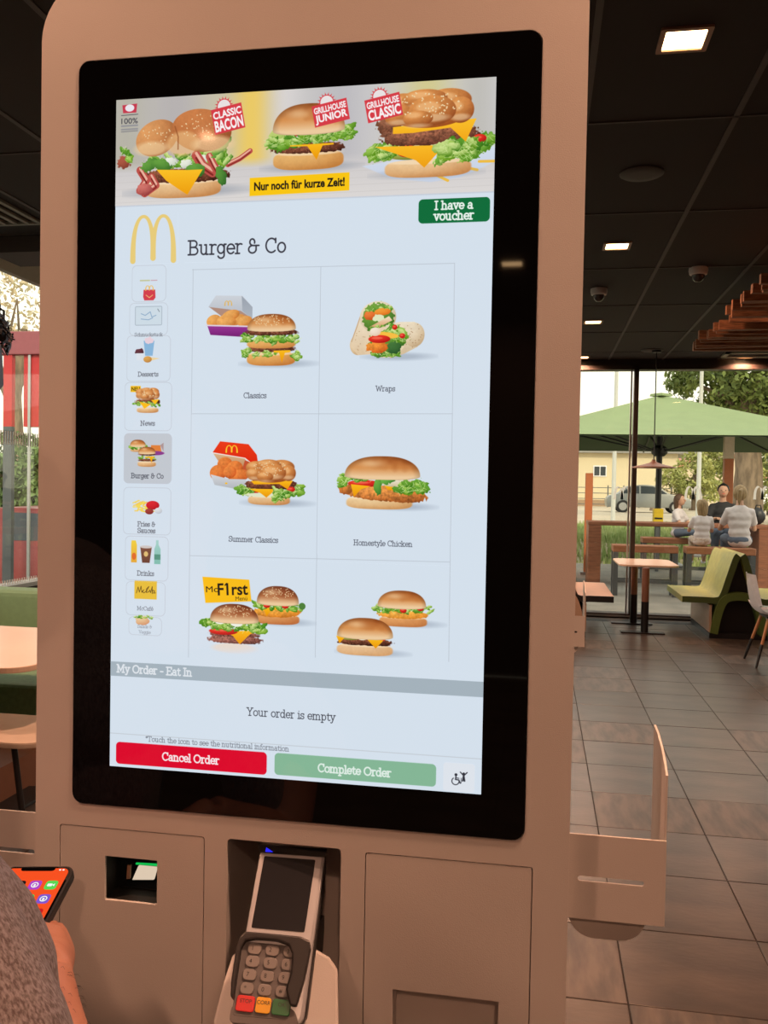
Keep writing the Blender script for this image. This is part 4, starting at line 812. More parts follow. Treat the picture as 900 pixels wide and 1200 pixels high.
def bench(x, y0, y1, sgn, label, seatm, edgem, double=True):
    t = thing('booth_bench', label, 'bench', (x, y0, 0))
    def X(v): return x + sgn * v
    def side(s, nm):
        cl = catmull([(X(s * .55), .385), (X(s * .34), .385), (X(s * .22), .385), (X(s * .16), .43), (X(s * .10), .62), (X(s * .045), .80), (X(s * .018), .845)], 6)
        b = NB(); prism(b, bandprof(cl, .06), y0 + .012, y1 - .012); put(nm, b, seatm, t, smooth=True)
        for e in (y0, y1 - .012): b = NB(); prism(b, bandprof(cl, .062), e, e + .012); put('edge_panel', b, edgem, t, smooth=True)
    side(-1, 'seat_shell')
    if double: side(1, 'seat_shell')
    cl = catmull([(X(-.24), .05), (X(-.21), .22), (X(-.16), .37), (X(-.08), .425), (X(.08), .425), (X(.16), .37), (X(.21), .22), (X(.24), .05)], 5)
    b = NB(); prism(b, bandprof(cl, .075), y0 - .03, y1 - .01); put('base_arch', b, seatm if seatm is M['beige'] else mat('arch_green', (.10, .16, .035), .5), t, smooth=True)
    b = NB(); prism(b, [(X(-.23), .03), (X(.23), .03), (X(.14), .40), (X(.03), .80), (X(-.03), .80), (X(-.14), .40)], y0 + .12, y1 - .12); put('core', b, M['dark'], t)
    b = NB(); prism(b, [(X(-.285), .06), (X(-.262), .06), (X(-.262), .335), (X(-.285), .335)], y0 - .0, y1); put('plinth_panel', b, mat('plinth_beige', (.42, .30, .22), .5), t)
    b = NB(); box(b, min(X(-.28), X(.28)), y0, 0, max(X(-.28), X(.28)), y1, .05); put('kick_base', b, M['dark'], t)
    return t
bench(2.0, 9.39, 10.5, 1, 'lime green double bench with dark open end, back to back seats', M['green'], M['greenedge'])
bench(.20, 9.1, 10.5, -1, 'beige padded bench seat partly hidden behind the kiosk, by the window', M['beige'], M['dark'])
# white shell chair
def shell_chair(c, ang, label):
    t = thing('shell_chair', label, 'chair', (c[0], c[1], 0)); R_ = Matrix.Translation(Vector((c[0], c[1], 0))) @ Matrix.Rotation(ang, 4, 'Z')
    b = NB(); prof = catmull([(.24, .43), (.15, .445), (0, .435), (-.15, .44), (-.21, .48), (-.245, .6), (-.275, .78)], 5); n = 8; g = []
    for i, (u, z) in enumerate(prof):
        w = .215 * (1 - .25 * max(0, (z - .6) / .2)); row = []
        for k in range(n + 1):
            s = -1 + 2 * k / n; e = abs(s) ** 3
            row.append(b.verts.new(R_ @ Vector((u + (.03 * e if z > .5 else 0), s * w, z + (.03 * e if z < .5 else 0)))))
        g.append(row)
    for A, B in zip(g, g[1:]):
        for k in range(n): b.faces.new((A[k], A[k + 1], B[k + 1], B[k]))
    r = bmesh.ops.solidify(b, geom=b.faces[:], thickness=.010); put('seat_shell', b, M['white'], t, smooth=True)
    lw = mat('leg_wood', (.55, .27, .12), .5)
    for sx in (-1, 1):
        for sy in (-1, 1):
            a, c2 = Vector((sx * .12, sy * .12, .425)), Vector((sx * .235, sy * .22, 0)); mid = a.lerp(c2, .55)
            b = NB(); tube(b, [R_ @ a, R_ @ mid], [.014, .013], 10); l = put('leg', b, lw, t, smooth=True)
            b = NB(); tube(b, [R_ @ mid, R_ @ c2], [.0145, .010], 10); put('leg_sleeve', b, M['dark'], l, smooth=True)
    b = NB(); box(b, -.14, -.14, .41, .14, .14, .427, R_); put('seat_frame', b, M['dark'], t)
sc0 = on_z(886, 783)
shell_chair((sc0[0] + .235, sc0[1] + .22), 0, 'white shell chair with wooden black-tipped legs, cut by the right edge')
# ---------------------------------------------------------------- furniture, left
t = thing('corner_sofa', 'green upholstered corner sofa under the left window', 'sofa', (-3.2, 5.0, 0))
b = NB(); box(b, -3.60, 3.5, .18, -2.95, 5.2, .43); put('seat_cushion', b, M['greenfab'], t, bevel=.03, seg=3)
b = NB(); box(b, -3.60, 3.5, .40, -3.42, 5.2, .80); put('backrest', b, M['greenfab'], t, bevel=.04, seg=3)
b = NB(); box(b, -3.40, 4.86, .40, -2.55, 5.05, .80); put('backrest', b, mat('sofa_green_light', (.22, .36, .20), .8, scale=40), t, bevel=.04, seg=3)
b = NB(); box(b, -2.95, 4.05, .18, -2.30, 4.87, .43); put('seat_cushion', b, M['greenfab'], t, bevel=.03, seg=3)
b = NB(); box(b, -3.58, 3.5, .0, -2.35, 4.85, .17); put('plinth', b, mat('sofa_plinth', (.24, .11, .06), .5), t)
t = thing('cafe_table', 'peach lit table with rounded corner left of the kiosk', 'table', (-2.5, 3.7, 0))
b = NB(); prism(b, rring(-3.1, 3.24, -2.03, 4.2, .12, 8), .675, .70, lambda a, c, h: (a, c, h)); put('tabletop', b, M['tabletop'], t, bevel=.005)
b = NB(); tube(b, [(-2.42, 3.62, .012), (-2.42, 3.62, .675)], .035, 18); put('leg', b, M['wood'], t, smooth=True)
b = NB(); box(b, -2.62, 3.42, 0, -2.22, 3.82, .014); put('foot_plate', b, M['dark'], t, bevel=.003)
t = thing('stool', 'low pale stool seat in front of the peach table, left of the kiosk', 'stool', (-2.1, 3.3, 0))
b = NB(); prism(b, rring(-2.42, 3.10, -1.86, 3.5, .12, 8), .42, .445, lambda a, c, h: (a, c, h)); put('seat', b, mat('stool_cream', (.6, .5, .42), .35), t, bevel=.008)
for x, y in ((-2.3, 3.2), (-1.98, 3.2), (-2.3, 3.42), (-1.98, 3.42)): b = NB(); tube(b, [(x, y, 0), (x + (.06 if x < -2.1 else -.06), y, .42)], .012, 10); put('leg', b, M['dark'], t)
# ---------------------------------------------------------------- the kiosk
KX0, KX1, KY, KB, KT = -.5375, .0365, .886, 1.03, 1.992
def xz(px, py, Y=KY): p = on_y(px, py, Y); return p[0], p[2]
kiosk = thing('ordering_kiosk', 'tall warm white self-order kiosk with large lit menu screen', 'kiosk', ((KX0 + KX1) / 2, KY, 0))
# frame measurements at the face
gx0, gx1, gz0, gz1 = -.4943, -.0072, 1.1020, 1.8995
dl = (xz(70, 966)[0], xz(240, 980)[0], xz(150, 972.5)[1]); dr = (xz(428, 998)[0], xz(624.5, 1016)[0], xz(520, 1007)[1])
by0, by1, bt = xz(266, 1010)[0], xz(399.5, 1010)[0], xz(330, 988.5)[1]
ZB = .80                                            # lower end of doors and bay
outer = rring(KX0, .06, KX1, KT, .07, 10, rads=(.01, .01, .07, .07))
glass_r = rring(gx0, gz0, gx1, gz1, .0125, 6)
door_l = rring(dl[0], ZB, dl[1], dl[2], .003, 3); door_r = rring(dr[0], ZB, dr[1], dr[2], .003, 3); bay = rring(by0, ZB, by1, bt, .004, 4)
b = NB(); plate_holes(b, outer, [glass_r, door_l, door_r, bay], KY, KY + .012); put('front_panel', b, M['kiosk'], kiosk, bevel=.0009, seg=2)
b = NB(); plate_holes(b, outer, [rring(KX0 + .02, .08, KX1 - .02, KT - .02, .05, 8)], KY + .012, KB); put('side_casing', b, M['kiosk'], kiosk)
b = NB(); prism(b, outer, KB, KB + .004); put('back_panel', b, M['kiosk'], kiosk)
b = NB(); box(b, KX0 - .03, KY - .06, 0, KX1 + .03, KB + .06, .06); put('floor_plinth', b, M['dark'], kiosk, bevel=.004)
b = NB(); prism(b, rring(gx0 + .0006, gz0 + .0006, gx1 - .0006, gz1 - .0006, .012, 6), KY - .0012, KY + .011); gl = put('screen_glass', b, M['blackglass'], kiosk, bevel=.0006, seg=1, label='glossy black glass border around the lit screen')
# the lit display and the blocks of the page
CV8 = np.ones((SH, SW, 4), np.float32); CV8[..., :3] = np.clip(CV, 0, 1)
img = D_.images.new('menu_page', SW, SH); img.pixels.foreach_set(CV8[::-1].ravel()); img.update(); img.pack()
ms_ = D_.materials.new('lit_menu_page'); ms_.use_nodes = True; n_ = ms_.node_tree; pb = n_.nodes['Principled BSDF']; ti = n_.nodes.new('ShaderNodeTexImage'); ti.image = img; ti.extension = 'EXTEND'
pb.inputs['Base Color'].default_value = (.004, .004, .005, 1); pb.inputs['Roughness'].default_value = .05; n_.links.new(ti.outputs[0], pb.inputs['Emission Color']); pb.inputs['Emission Strength'].default_value = .97
def page(name, u0, v0, u1, v1, parent, lift, label=None):
    b = NB(); X = lambda u: SX0 + (SX1 - SX0) * u / SW; Z = lambda v: SZ1 - (SZ1 - SZ0) * v / SH; y = KY - .0013 - lift
    vs = [b.verts.new((X(u), y, Z(v))) for u, v in ((u0, v1), (u1, v1), (u1, v0), (u0, v0))]; f = b.faces.new(vs); uvl = b.loops.layers.uv.new('UVMap')
    for l, (u, v) in zip(f.loops, ((u0, v1), (u1, v1), (u1, v0), (u0, v0))): l[uvl].uv = (u / SW, 1 - v / SH)
    back = [b.verts.new((v.co.x, y + .0002, v.co.z)) for v in vs]
    for i in range(4): q = b.faces.new((vs[(i + 1) % 4], vs[i], back[i], back[(i + 1) % 4]))
    b.faces.new(back[::-1]); return put(name, b, ms_, parent, label=label)
disp = page('display', 0, 0, SW, SH, kiosk, .0002, 'lit menu page headed Burger & Co')
def blockp(name, a, c, label): u0, v0 = S(*a); u1, v1 = S(*c); page(name, max(0, u0), max(0, v0), min(SW, u1), min(SH, v1), disp, .0006, label)
page('promotion_banner', 0, 0, SW, BY, disp, .0006, 'banner of three large burgers with red badges')
page('order_bar', 0, S(131, 774.5)[1], SW, S(131, 791.5)[1], disp, .0006, 'grey bar reading My Order - Eat In')
blockp('voucher_button', (491, 234.5), (574, 260), 'green button reading I have a voucher'); blockp('cancel_button', (137, 868.5), (313, 907.5), 'red button reading Cancel Order')
blockp('complete_button', (322.5, 881.5), (511, 921.5), 'pale green button reading Complete Order'); blockp('accessibility_button', (520, 892.5), (556, 928.5), 'small button with wheelchair symbol')
blockp('logo', (152, 252), (209, 309), 'pale yellow arches'); blockp('page_title', (218, 278), (338, 305), 'title reading Burger & Co')
for a, c, l in (((228, 317.5), (375, 483.5), 'Classics tile with nuggets and double burger'), ((377.5, 314), (531, 483.5), 'Wraps tile'), ((225, 486.5), (373, 650), 'Summer Classics tile'), ((374.5, 486.5), (528.5, 654), 'Homestyle Chicken tile'),
                ((223.5, 653), (370.5, 768), 'tile with yellow sign and two burgers'), ((372, 658), (526, 768), 'tile with two plain burgers')): blockp('menu_tile', a, c, l)
for a, c, l in (((156, 312), (195, 353.5), 'red meal box tile'), ((153, 356), (197, 393), 'game card tile'), ((150, 394), (200, 447), 'Desserts tile'), ((147.5, 448.5), (201.5, 505), 'News tile'), ((146.5, 508), (201.5, 567), 'grey selected Burger & Co tile'),
                ((146, 571), (200.5, 627), 'Fries and Sauces tile'), ((148, 628), (197.5, 681), 'Drinks tile'), ((149, 681), (194, 722), 'yellow cafe tile'), ((152, 722), (190, 745), 'faded salads tile')): blockp('category_tile', a, c, l)
# doors
g = .0009
sw = [xz(123, 1003), xz(184, 1009), xz(184, 1060), xz(123, 1055)]; wx0, wx1, wz1, wz0 = sw[0][0], sw[1][0], (sw[0][1] + sw[1][1]) / 2, (sw[2][1] + sw[3][1]) / 2
b = NB(); plate_holes(b, rring(dl[0] + g, ZB + g, dl[1] - g, dl[2] - g, .0026, 3), [rring(wx0, wz0, wx1, wz1, .0008, 2)], KY + .0003, KY + .004); dlo = put('scanner_door', b, M['kiosk'], kiosk, bevel=.0006, seg=2)
pr_ = [xz(460, 1160.5), xz(584, 1173.5)]; sx0, sx1, sz1 = pr_[0][0], pr_[1][0], (pr_[0][1] + pr_[1][1]) / 2; sz0 = sz1 - .075
b = NB(); plate_holes(b, rring(dr[0] + g, ZB + g, dr[1] - g, dr[2] - g, .0026, 3), [rring(sx0, sz0, sx1, sz1, .0008, 2)], KY + .0003, KY + .010); dro = put('printer_door', b, M['kiosk'], kiosk, bevel=.0006, seg=2)
def cavity(name, x0, z0, x1, z1, y0, y1, m, parent, th=.003):
    b = NB(); plate_holes(b, rring(x0 - th, z0 - th, x1 + th, z1 + th, .001, 2), [rring(x0, z0, x1, z1, .0008, 2)], y0, y1); box(b, x0 - th, y1, z0 - th, x1 + th, y1 + th, z1 + th); return put(name, b, m, parent)
sc1 = cavity('scanner_window', wx0, wz0, wx1, wz1, KY + .004, KY + .075, M['cavity'], kiosk)
p = [xz(155, 1031, KY + .03), xz(180, 1031, KY + .03), xz(184, 1017, KY + .03), xz(162, 1015, KY + .03)]
b = NB(); prism(b, p, KY + .03, KY + .033); put('scanner_plate', b, emat('scanner_glow_plate', (1.0, .80, .60), .72), sc1, label='cream lit plate inside the scanner')
p = [xz(159, 1013.2, KY + .028), xz(186, 1015.2, KY + .028), xz(186, 1013, KY + .028), xz(159, 1011.5, KY + .028)]
b = NB(); prism(b, p, KY + .028, KY + .030); put('scanner_led', b, emat('scanner_green_led', (.01, .62, .10), .8), sc1, label='thin green glowing strip')
p = [xz(148, 1030, KY + .03), xz(152, 1030, KY + .03), xz(153, 1014, KY + .03), xz(149, 1014, KY + .03)]
b = NB(); prism(b, p, KY + .03, KY + .033); put('scanner_mirror', b, M['beige'], sc1)
b = NB(); box(b, wx0 + .002, KY + .03, wz0 + .001, wx1 - .002, KY + .07, wz0 + .002); put('scanner_body', b, M['dark'], sc1, bevel=.002)
rc = cavity('printer_recess', sx0, sz0, sx1, sz1, KY + .010, KY + .028, M['kiosk'], kiosk)
# terminal bay lined in kiosk white, darker metal at the top
cavity('terminal_bay', by0, ZB, by1, bt, KY + .012, KY + .125, M['kiosk'], kiosk, .002)
b = NB(); prism(b, [(KY + .03, bt - .003), (KY + .10, bt - .003), (KY + .10, bt - .03), (KY + .05, bt - .012)], by0 + .012, by1 - .012, lambda a, c, h: (h, a, c)); put('terminal_hood', b, M['termdark'], kiosk)
# ---------------------------------------------------------------- holders for table numbers on the kiosk's sides
def holder(dx, dy, mirror, label, wing=True):
    """bent plate with a slot, an upright wing and a rounded back plate"""
    x0, x1, z0, z1 = .0365, .1305 if wing else .165, 1.0235, 1.1085; Y = .90
    s = -1 if mirror else 1; cxm = KX0 + KX1
    def X(v): return (cxm - v if mirror else v) + dx
    t = thing('tray_holder', label, 'holder', (X((x0 + x1) / 2), Y + dy, z0), None)
    sl = rring(xz(677, 1029, .90)[0], xz(700, 1031, .90)[1] - .0026, xz(755, 1033, .90)[0], xz(700, 1031, .90)[1] + .0026, .0024, 5)
    b = NB(); plate_holes(b, [(x0, z0), (x1, z0), (x1, z1), (x0, z1)], [sl], Y, Y + .0022)
    for v in b.verts: v.co.x = X(v.co.x); v.co.y += dy
    bmesh.ops.recalc_face_normals(b, faces=b.faces[:]); put('front_plate', b, M['kiosk'], t)
    w = [(Y + .0023, z0), (Y + .10, z0), (Y + .10, 1.198), (Y + .07, 1.196), (Y + .04, 1.190), (Y + .015, 1.181), (Y + .0023, 1.173)]
    b = NB(); prism(b, w if wing else [(Y + .0023, z0), (Y + .02, z0), (Y + .02, z0 + .02), (Y + .0023, z0 + .03)], x1 - .0022, x1, lambda a, c, h: (X(h), a + dy, c)); put('side_wing', b, M['kiosk'], t)
    b = NB(); p_ = rring(x0 + .001, xz(710, 1101, Y + .012)[1], x1 - .016, 1.05, .02, 6, rads=(.026, .026, 0, 0)); prism(b, p_, Y + .012, Y + .0145); 
    for v in b.verts: v.co.x = X(v.co.x); v.co.y += dy
    bmesh.ops.recalc_face_normals(b, faces=b.faces[:]); put('back_plate', b, M['kiosk'], t)
    return t
holder(0, 0, False, 'orange lit metal holder with a slot on the right side of the kiosk')
# left one: its visible edges sit a little lower
t = holder(0, 0, True, 'shaded metal holder with a slot on the left side of the kiosk', False); t.location.z -= .027
b = NB(); box(b, KX0 - .008, .90, 1.075, KX0 - .0055, .93, 1.112); put('side_lip', b, M['kiosk'], t)
holder(0, 1.6, False, 'small metal holder on the farther kiosk, low by the window corner')
# the farther kiosk of the row, back hidden behind the first
k2 = thing('ordering_kiosk', 'farther kiosk of the row, hidden behind the lit one except for its holder', 'kiosk', ((KX0 + KX1) / 2, KY + 1.6, 0))
b = NB(); prism(b, outer, KY + 1.6, KB + 1.6); put('casing', b, M['kiosk'], k2, bevel=.002)
b = NB(); prism(b, rring(gx0, gz0, gx1, gz1, .0125, 6), KY + 1.596, KY + 1.5995); put('screen_glass', b, M['blackglass'], k2)
b = NB(); box(b, KX0 - .03, KY + 1.54, 0, KX1 + .03, KB + 1.66, .0598); put('floor_plinth', b, M['dark'], k2)
# ---------------------------------------------------------------- card terminal, leaning in the bay
top = Vector(at_d(342, 996, .940)); bot = Vector(at_d(312, 1192, .852)); yv = (top - bot).normalized()
xv = (Vector(at_d(356.7, 1092.9, .95)) - Vector(at_d(295, 1087, .95))); xv = (xv - yv * xv.dot(yv)).normalized(); zv = xv.cross(yv)
TM = Matrix(((xv.x, yv.x, zv.x, bot.x), (xv.y, yv.y, zv.y, bot.y), (xv.z, yv.z, zv.z, bot.z), (0, 0, 0, 1)))
def tl(px, py, h=0):
    """photograph position to the terminal's own x, y on the plane at height h"""
    d = Vector(ray(px, py)); o = Vector(EYEP); pn = bot + zv * h; t_ = (pn - o).dot(zv) / d.dot(zv); q = o + d * t_ - bot; return q.dot(xv), q.dot(yv)
term = thing('card_terminal', 'grey and black card payment terminal leaning in the kiosk bay', 'card reader', tuple(bot))
def tput(name, pts, h0, h1, m, parent=term, **k):
    b = NB(); prism(b, pts, h0, h1, lambda a, c, h: TM @ Vector((a, c, h))); return put(name, b, m, parent, **k)
def quad(ps, h=0, r=0): return [tl(*q, h) for q in ps]
def rquad(ps, h, r, seg=4):
    """rounded quad through four photograph corners (ul, ur, lr, ll)"""
    P = [Vector(tl(*q, h)) for q in ps]; out = []
    for i in range(4):
        a, c, d = P[i - 1], P[i], P[(i + 1) % 4]; u = (a - c).normalized() * r; v = (d - c).normalized() * r
        for k in range(seg + 1):
            t_ = k / seg; out.append(tuple((c + u) * (1 - t_) ** 2 + c * 2 * t_ * (1 - t_) + (c + v) * t_ ** 2))
    return out
body = rquad([(306, 990), (382, 996), (355, 1203), (269, 1196)], 0, .010)
tput('back_body', rquad([(312, 996), (384, 1002), (359, 1200), (280, 1194)], -.012, .010), -.034, -.011, M['termdark'], bevel=.004)
tput('body', body, -.011, 0, M['silver'], bevel=.0035, label='silver grey terminal casing')
tput('top_cap', rquad([(303, 990), (383, 996), (381, 1004), (304, 999)], .001, .006), -.012, .0025, M['termdark'], bevel=.001)
tput('display', rquad([(309.8, 1003), (369.7, 1007.6), (356.7, 1092.5), (294.5, 1087)], .001, .0015), 0, .0006, mat('terminal_display', (.010, .011, .015), .35, spec=.25), label='blank dark display')
tput('keypad_base', rquad([(283, 1103), (352, 1110), (338, 1196), (272, 1190)], 0, .004), 0, .0022, M['keypad'], bevel=.0005)
tput('lower_body', rquad([(272, 1176), (345, 1182), (352, 1206), (268, 1199)], 0, .006), -.012, .0018, M['keypad'], bevel=.001)
# privacy shield: a raised dark hood round the keys
so_ = [tl(*q, .006) for q in ((288, 1092), (352, 1098), (363, 1103), (364.5, 1113), (357, 1150), (348, 1180), (340, 1179), (335, 1160), (341, 1140), (342.5, 1118), (338, 1108), (325, 1103), (300, 1101), (288, 1103), (283, 1112), (276, 1160), (274, 1173), (270.5, 1168), (271, 1152), (277, 1112), (281, 1099))]
tput('privacy_shield', so_, 0, .011, M['termdark'], bevel=.002)
cu = {}
def mark(txt, c, s, h, parent, m):
    k_ = D_.curves.new('digit', 'FONT'); k_.body = txt; k_.size = s; k_.align_x = 'CENTER'; k_.align_y = 'CENTER'; k_.extrude = .0001; o = D_.objects.new('digit', k_)
    me = D_.meshes.new_from_object(o); D_.objects.remove(o); me.materials.clear(); me.materials.append(m); o = D_.objects.new('digit', me); link(o, parent)
    off = Vector((0, 0, 0)); q = parent
    while q is not None: off += q.location; q = q.parent
    me.transform(Matrix.Translation(-off) @ TM @ Matrix.Translation(Vector((c[0], c[1], h))))
rows = [(1111.5, 298.5), (1126.5, 296), (1142, 292.5), (1158, 289.5)]; digits = ['1', '2', '3', '4', '5', '6', '7', '8', '9', '*', '0', '#']
for r_, (y_, x_) in enumerate(rows):
    for c_ in range(3):
        cx, cy = tl(x_ + c_ * 20.8, y_ + c_ * 2.0, .0045)
        b = NB(); prism(b, rring(cx - .0068, cy - .0050, cx + .0068, cy + .0050, .0042, 5), .0022, .0046, lambda a, c, h: TM @ Vector((a, c, h))); kk = put('key', b, M['key'], term, bevel=.0006)
        mark(digits[r_ * 3 + c_], (cx - .002, cy), .0055, .0047, kk, M['ink'])
for (x_, y_, w_, m_, tx_) in ((287.5, 1176, .0088, 'red', 'STOP'), (308.5, 1178, .0072, 'yellow', 'CORR'), (329.5, 1180.5, .0088, 'kgreen', 'OK')):
    cx, cy = tl(x_, y_, .0045)
    b = NB(); prism(b, rring(cx - w_, cy - .0068, cx + w_, cy + .0068, .0025, 4), .0018, .0048, lambda a, c, h: TM @ Vector((a, c, h))); kk = put('key', b, M[m_], term, bevel=.0006, label={'red': 'red stop key', 'yellow': 'yellow correction key', 'kgreen': 'green confirm key'}[m_])
    mark(tx_, (cx, cy + .002), .0048, .0049, kk, M['ink'])
tput('status_led', [tl(311, 998, .003), tl(320, 998.5, .003), tl(312, 993, .003)], .0025, .003, emat('blue_led', (.02, .02, 1.0), 1.4), label='small blue light')
# white cradle
cr = [tl(*q, -.036) for q in ((251, 1215), (250, 1196), (262, 1150), (272, 1120), (285, 1108), (370, 1112), (386, 1121), (396, 1136), (397, 1215))]
tput('cradle', cr, -.046, -.036, M['kiosk'], bevel=.003, label='white rounded cradle under the terminal')
a0 = TM @ Vector((.004, .05, -.046)); b = NB(); bar(b, a0, (a0.x, KY + .124, a0.z - .03), .026, .04); put('bracket', b, M['dark'], term)
# ---------------------------------------------------------------- terrace and street beyond the front window
bm = NB(); box(bm, -30, WY + .2, -.2, 30, 19, -.03); struct('ground', bm, mat('terrace_paving', (.26, .245, .21), .7, col2=(.20, .19, .165), scale=3, bump=.3))
bm = NB(); prism(bm, [(19, -.4), (21.5, .25), (26, .42), (140, .42), (140, -.6), (19, -.6)], -90, 90, lambda a, c, h: (h, a, c)); struct('ground', bm, mat('street_gravel', (.56, .47, .34), .9, col2=(.45, .37, .27), scale=.4, bump=.2))
bm = NB(); box(bm, -60, -40, -.5, XL - .12, 140, -.42); struct('ground', bm, mat('left_asphalt', (.16, .16, .15), .9, scale=.5))
OW = mat('terrace_wood', (.30, .105, .05), .55, col2=(.19, .065, .03), scale=5, stretch=(1, 8, 8)); OP = mat('orange_post', (.55, .16, .055), .5); WL = mat('pale_slat', (.66, .58, .46), .6)
# high table with broad board legs
def board_box(o, x0, y0, z0, x1, y1, z1, nm, m): b = NB(); box(b, x0, y0, z0, x1, y1, z1); return put(nm, b, m, o, bevel=.008, seg=1)
t = thing('high_table', 'long brown wooden high table with broad board legs outside the window', 'table', (2.1, 14.7, -.03))
for x in (.78, 3.36): board_box(t, x, 14.55, -.03, x + .2, 15.25, .93, 'leg', OW)
for k in range(4): board_box(t, .77, 14.55 + k * .18, .93, 3.58, 14.72 + k * .18, .99, 'plank', OW)
def high_bench(x0, x1, y, label, z=.70):
    t = thing('high_bench', label, 'bench', ((x0 + x1) / 2, y, -.03), 'high benches on the terrace')
    for k in range(2): board_box(t, x0, y + k * .18, z - .10, x1, y + .17 + k * .18, z, 'plank', mat('bench_plank', (.42, .17, .085), .5, col2=(.3, .11, .05), scale=4, stretch=(1, 6, 6)) if 'bench_plank' not in D_.materials else D_.materials['bench_plank'])
    for x in (x0 + .04, x1 - .04):
        for yy_ in (y + .03, y + .31): b = NB(); box(b, x - .035, yy_ - .03, -.03, x + .035, yy_ + .03, z - .10); put('leg', b, M['steel'], t)
    for yy_ in (y + .03, y + .31): b = NB(); box(b, x0, yy_ - .015, .16, x1, yy_ + .015, .20); put('foot_rail', b, M['steel'], t)
    return t
high_bench(1.06, 1.97, 13.2, 'empty high bench outside, behind the cream table')
high_bench(2.08, 3.02, 13.2, 'high bench outside on which the fair-haired woman and girl sit')
high_bench(1.75, 3.2, 15.75, 'far high bench outside on which the man and the dark-haired girl sit')
t = thing('picnic_table', 'pale topped terrace table farther left outside the window', 'table', (.35, 16.0, -.03))
for k in range(4): board_box(t, -1.0, 15.6 + k * .2, .68, .62, 15.77 + k * .2, .74, 'plank', WL)
for x in (-.7, .5): board_box(t, x, 15.65, -.03, x + .14, 16.3, .68, 'leg', OW)
t = thing('picnic_bench', 'pale slatted low bench in front of the terrace table', 'bench', (.35, 15.0, -.03))
for k in range(2): board_box(t, -1.0, 14.9 + k * .16, .38, .62, 15.04 + k * .16, .43, 'plank', WL)
for x in (-.7, .5): board_box(t, x, 14.93, -.03, x + .1, 15.2, .38, 'leg', OW)
# posts
def post(px, Y, w, z0, z1, m, name, label, cat, cap=None):
    x = on_y(px, 560, Y)[0]; t = thing(name, label, cat, (x, Y, z0)); b = NB(); box(b, x - w / 2, Y - w / 2, z0, x + w / 2, Y + w / 2, z1); put('shaft', b, m, t, bevel=.006, seg=1)
    b = NB(); box(b, x - w * .9, Y - w * .9, z0, x + w * .9, Y + w * .9, z0 + .05); put('base_plate', b, M['steel'], t)
    if cap: b = NB(); box(b, x - w / 2 - .003, Y - w / 2 - .003, z1, x + w / 2 + .003, Y + w / 2 + .003, z1 + cap); put('cap', b, mat('post_cap', (.75, .6, .45), .5), t)
    return x
post(690.5, 16.4, .13, -.03, 1.80, OP, 'orange_post', 'short orange post outside by the kiosk edge', 'post')
post(853, 18, .17, -.03, 2.15, OP, 'orange_post', 'orange post with pale top behind the seated man', 'post', .75)
def lamp_post(px, Y, h, label):
    p = on_y(px, 560, Y); t = thing('street_light', label, 'street light', (p[0], Y, .42)); b = NB(); tube(b, [(p[0], Y, .40), (p[0], Y, h)], [.075, .05], 12); put('pole', b, mat('galvanised', (.55, .56, .53), .5) if 'galvanised' not in D_.materials else D_.materials['galvanised'], t, smooth=True)
    b = NB(); tube(b, [(p[0], Y, h), (p[0] + .15, Y, h + .2), (p[0] + 1.2, Y, h + .35)], .035, 8); put('arm', b, D_.materials['galvanised'], t, smooth=True)
    b = NB(); box(b, p[0] + 1.1, Y - .12, h + .28, p[0] + 1.7, Y + .12, h + .38); put('lamp_head', b, M['steel'], t, bevel=.02)
lamp_post(719.5, 30, 7.6, 'tall grey street light pole, left of the window mullion'); lamp_post(819, 30, 7.6, 'grey street light pole seen below the parasol, left of the orange post')
# big green parasol
uc = on_y(773, 520, 18.5); ux, uy, uz, ua, hs = uc[0], 18.5, 2.45, 3.42, 2.86
t = thing('parasol', 'large square green market parasol over the terrace', 'parasol', (ux, uy, -.03))
GC = mat('parasol_cloth', (.25, .32, .155), .8, scale=3); GC.node_tree.nodes['Principled BSDF'].inputs['Subsurface Weight'].default_value = 0
GL_ = mat('parasol_painted_shade', (.07, .10, .06), .8)  # underside shade put into a darker green, worn by an added inner sheet
cor = [(-hs, -hs), (hs, -hs), (hs, hs), (-hs, hs)]
for i in range(4):
    a, c = cor[i], cor[(i + 1) % 4]; b = NB(); n = 8; g = []
    for j in range(n + 1):
        s = j / n; row = []
        for k in range(n + 1):
            u = k / n; x = (a[0] * (1 - u) + c[0] * u) * s; y = (a[1] * (1 - u) + c[1] * u) * s; sag = -.10 * math.sin(math.pi * s) * math.sin(math.pi * u) - .05 * s * math.sin(math.pi * u) * 0
            row.append(b.verts.new((ux + x, uy + y, ua - (ua - uz) * s + sag)))
        g.append(row)
    for A, B in zip(g, g[1:]):
        for k in range(n):
            vs = [A[k], A[k + 1], B[k + 1], B[k]]
            b.faces.new(vs)
    bmesh.ops.remove_doubles(b, verts=b.verts[:], dist=1e-5); bmesh.ops.solidify(b, geom=b.faces[:], thickness=.006)
    put('canopy_panel', b, GC, t, smooth=True)
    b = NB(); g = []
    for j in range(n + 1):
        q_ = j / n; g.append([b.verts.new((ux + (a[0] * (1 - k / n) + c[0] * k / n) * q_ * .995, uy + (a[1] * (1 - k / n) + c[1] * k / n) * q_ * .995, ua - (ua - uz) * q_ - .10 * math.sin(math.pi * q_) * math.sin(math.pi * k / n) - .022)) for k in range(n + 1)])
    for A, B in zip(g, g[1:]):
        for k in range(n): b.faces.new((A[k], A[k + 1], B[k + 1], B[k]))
    bmesh.ops.remove_doubles(b, verts=b.verts[:], dist=1e-5); bmesh.ops.solidify(b, geom=b.faces[:], thickness=.003); put('shade_sheet', b, GL_, t, smooth=True, label='dark green sheet, painted shade under the canopy')
    m_ = ((a[0] + c[0]) / 2, (a[1] + c[1]) / 2)
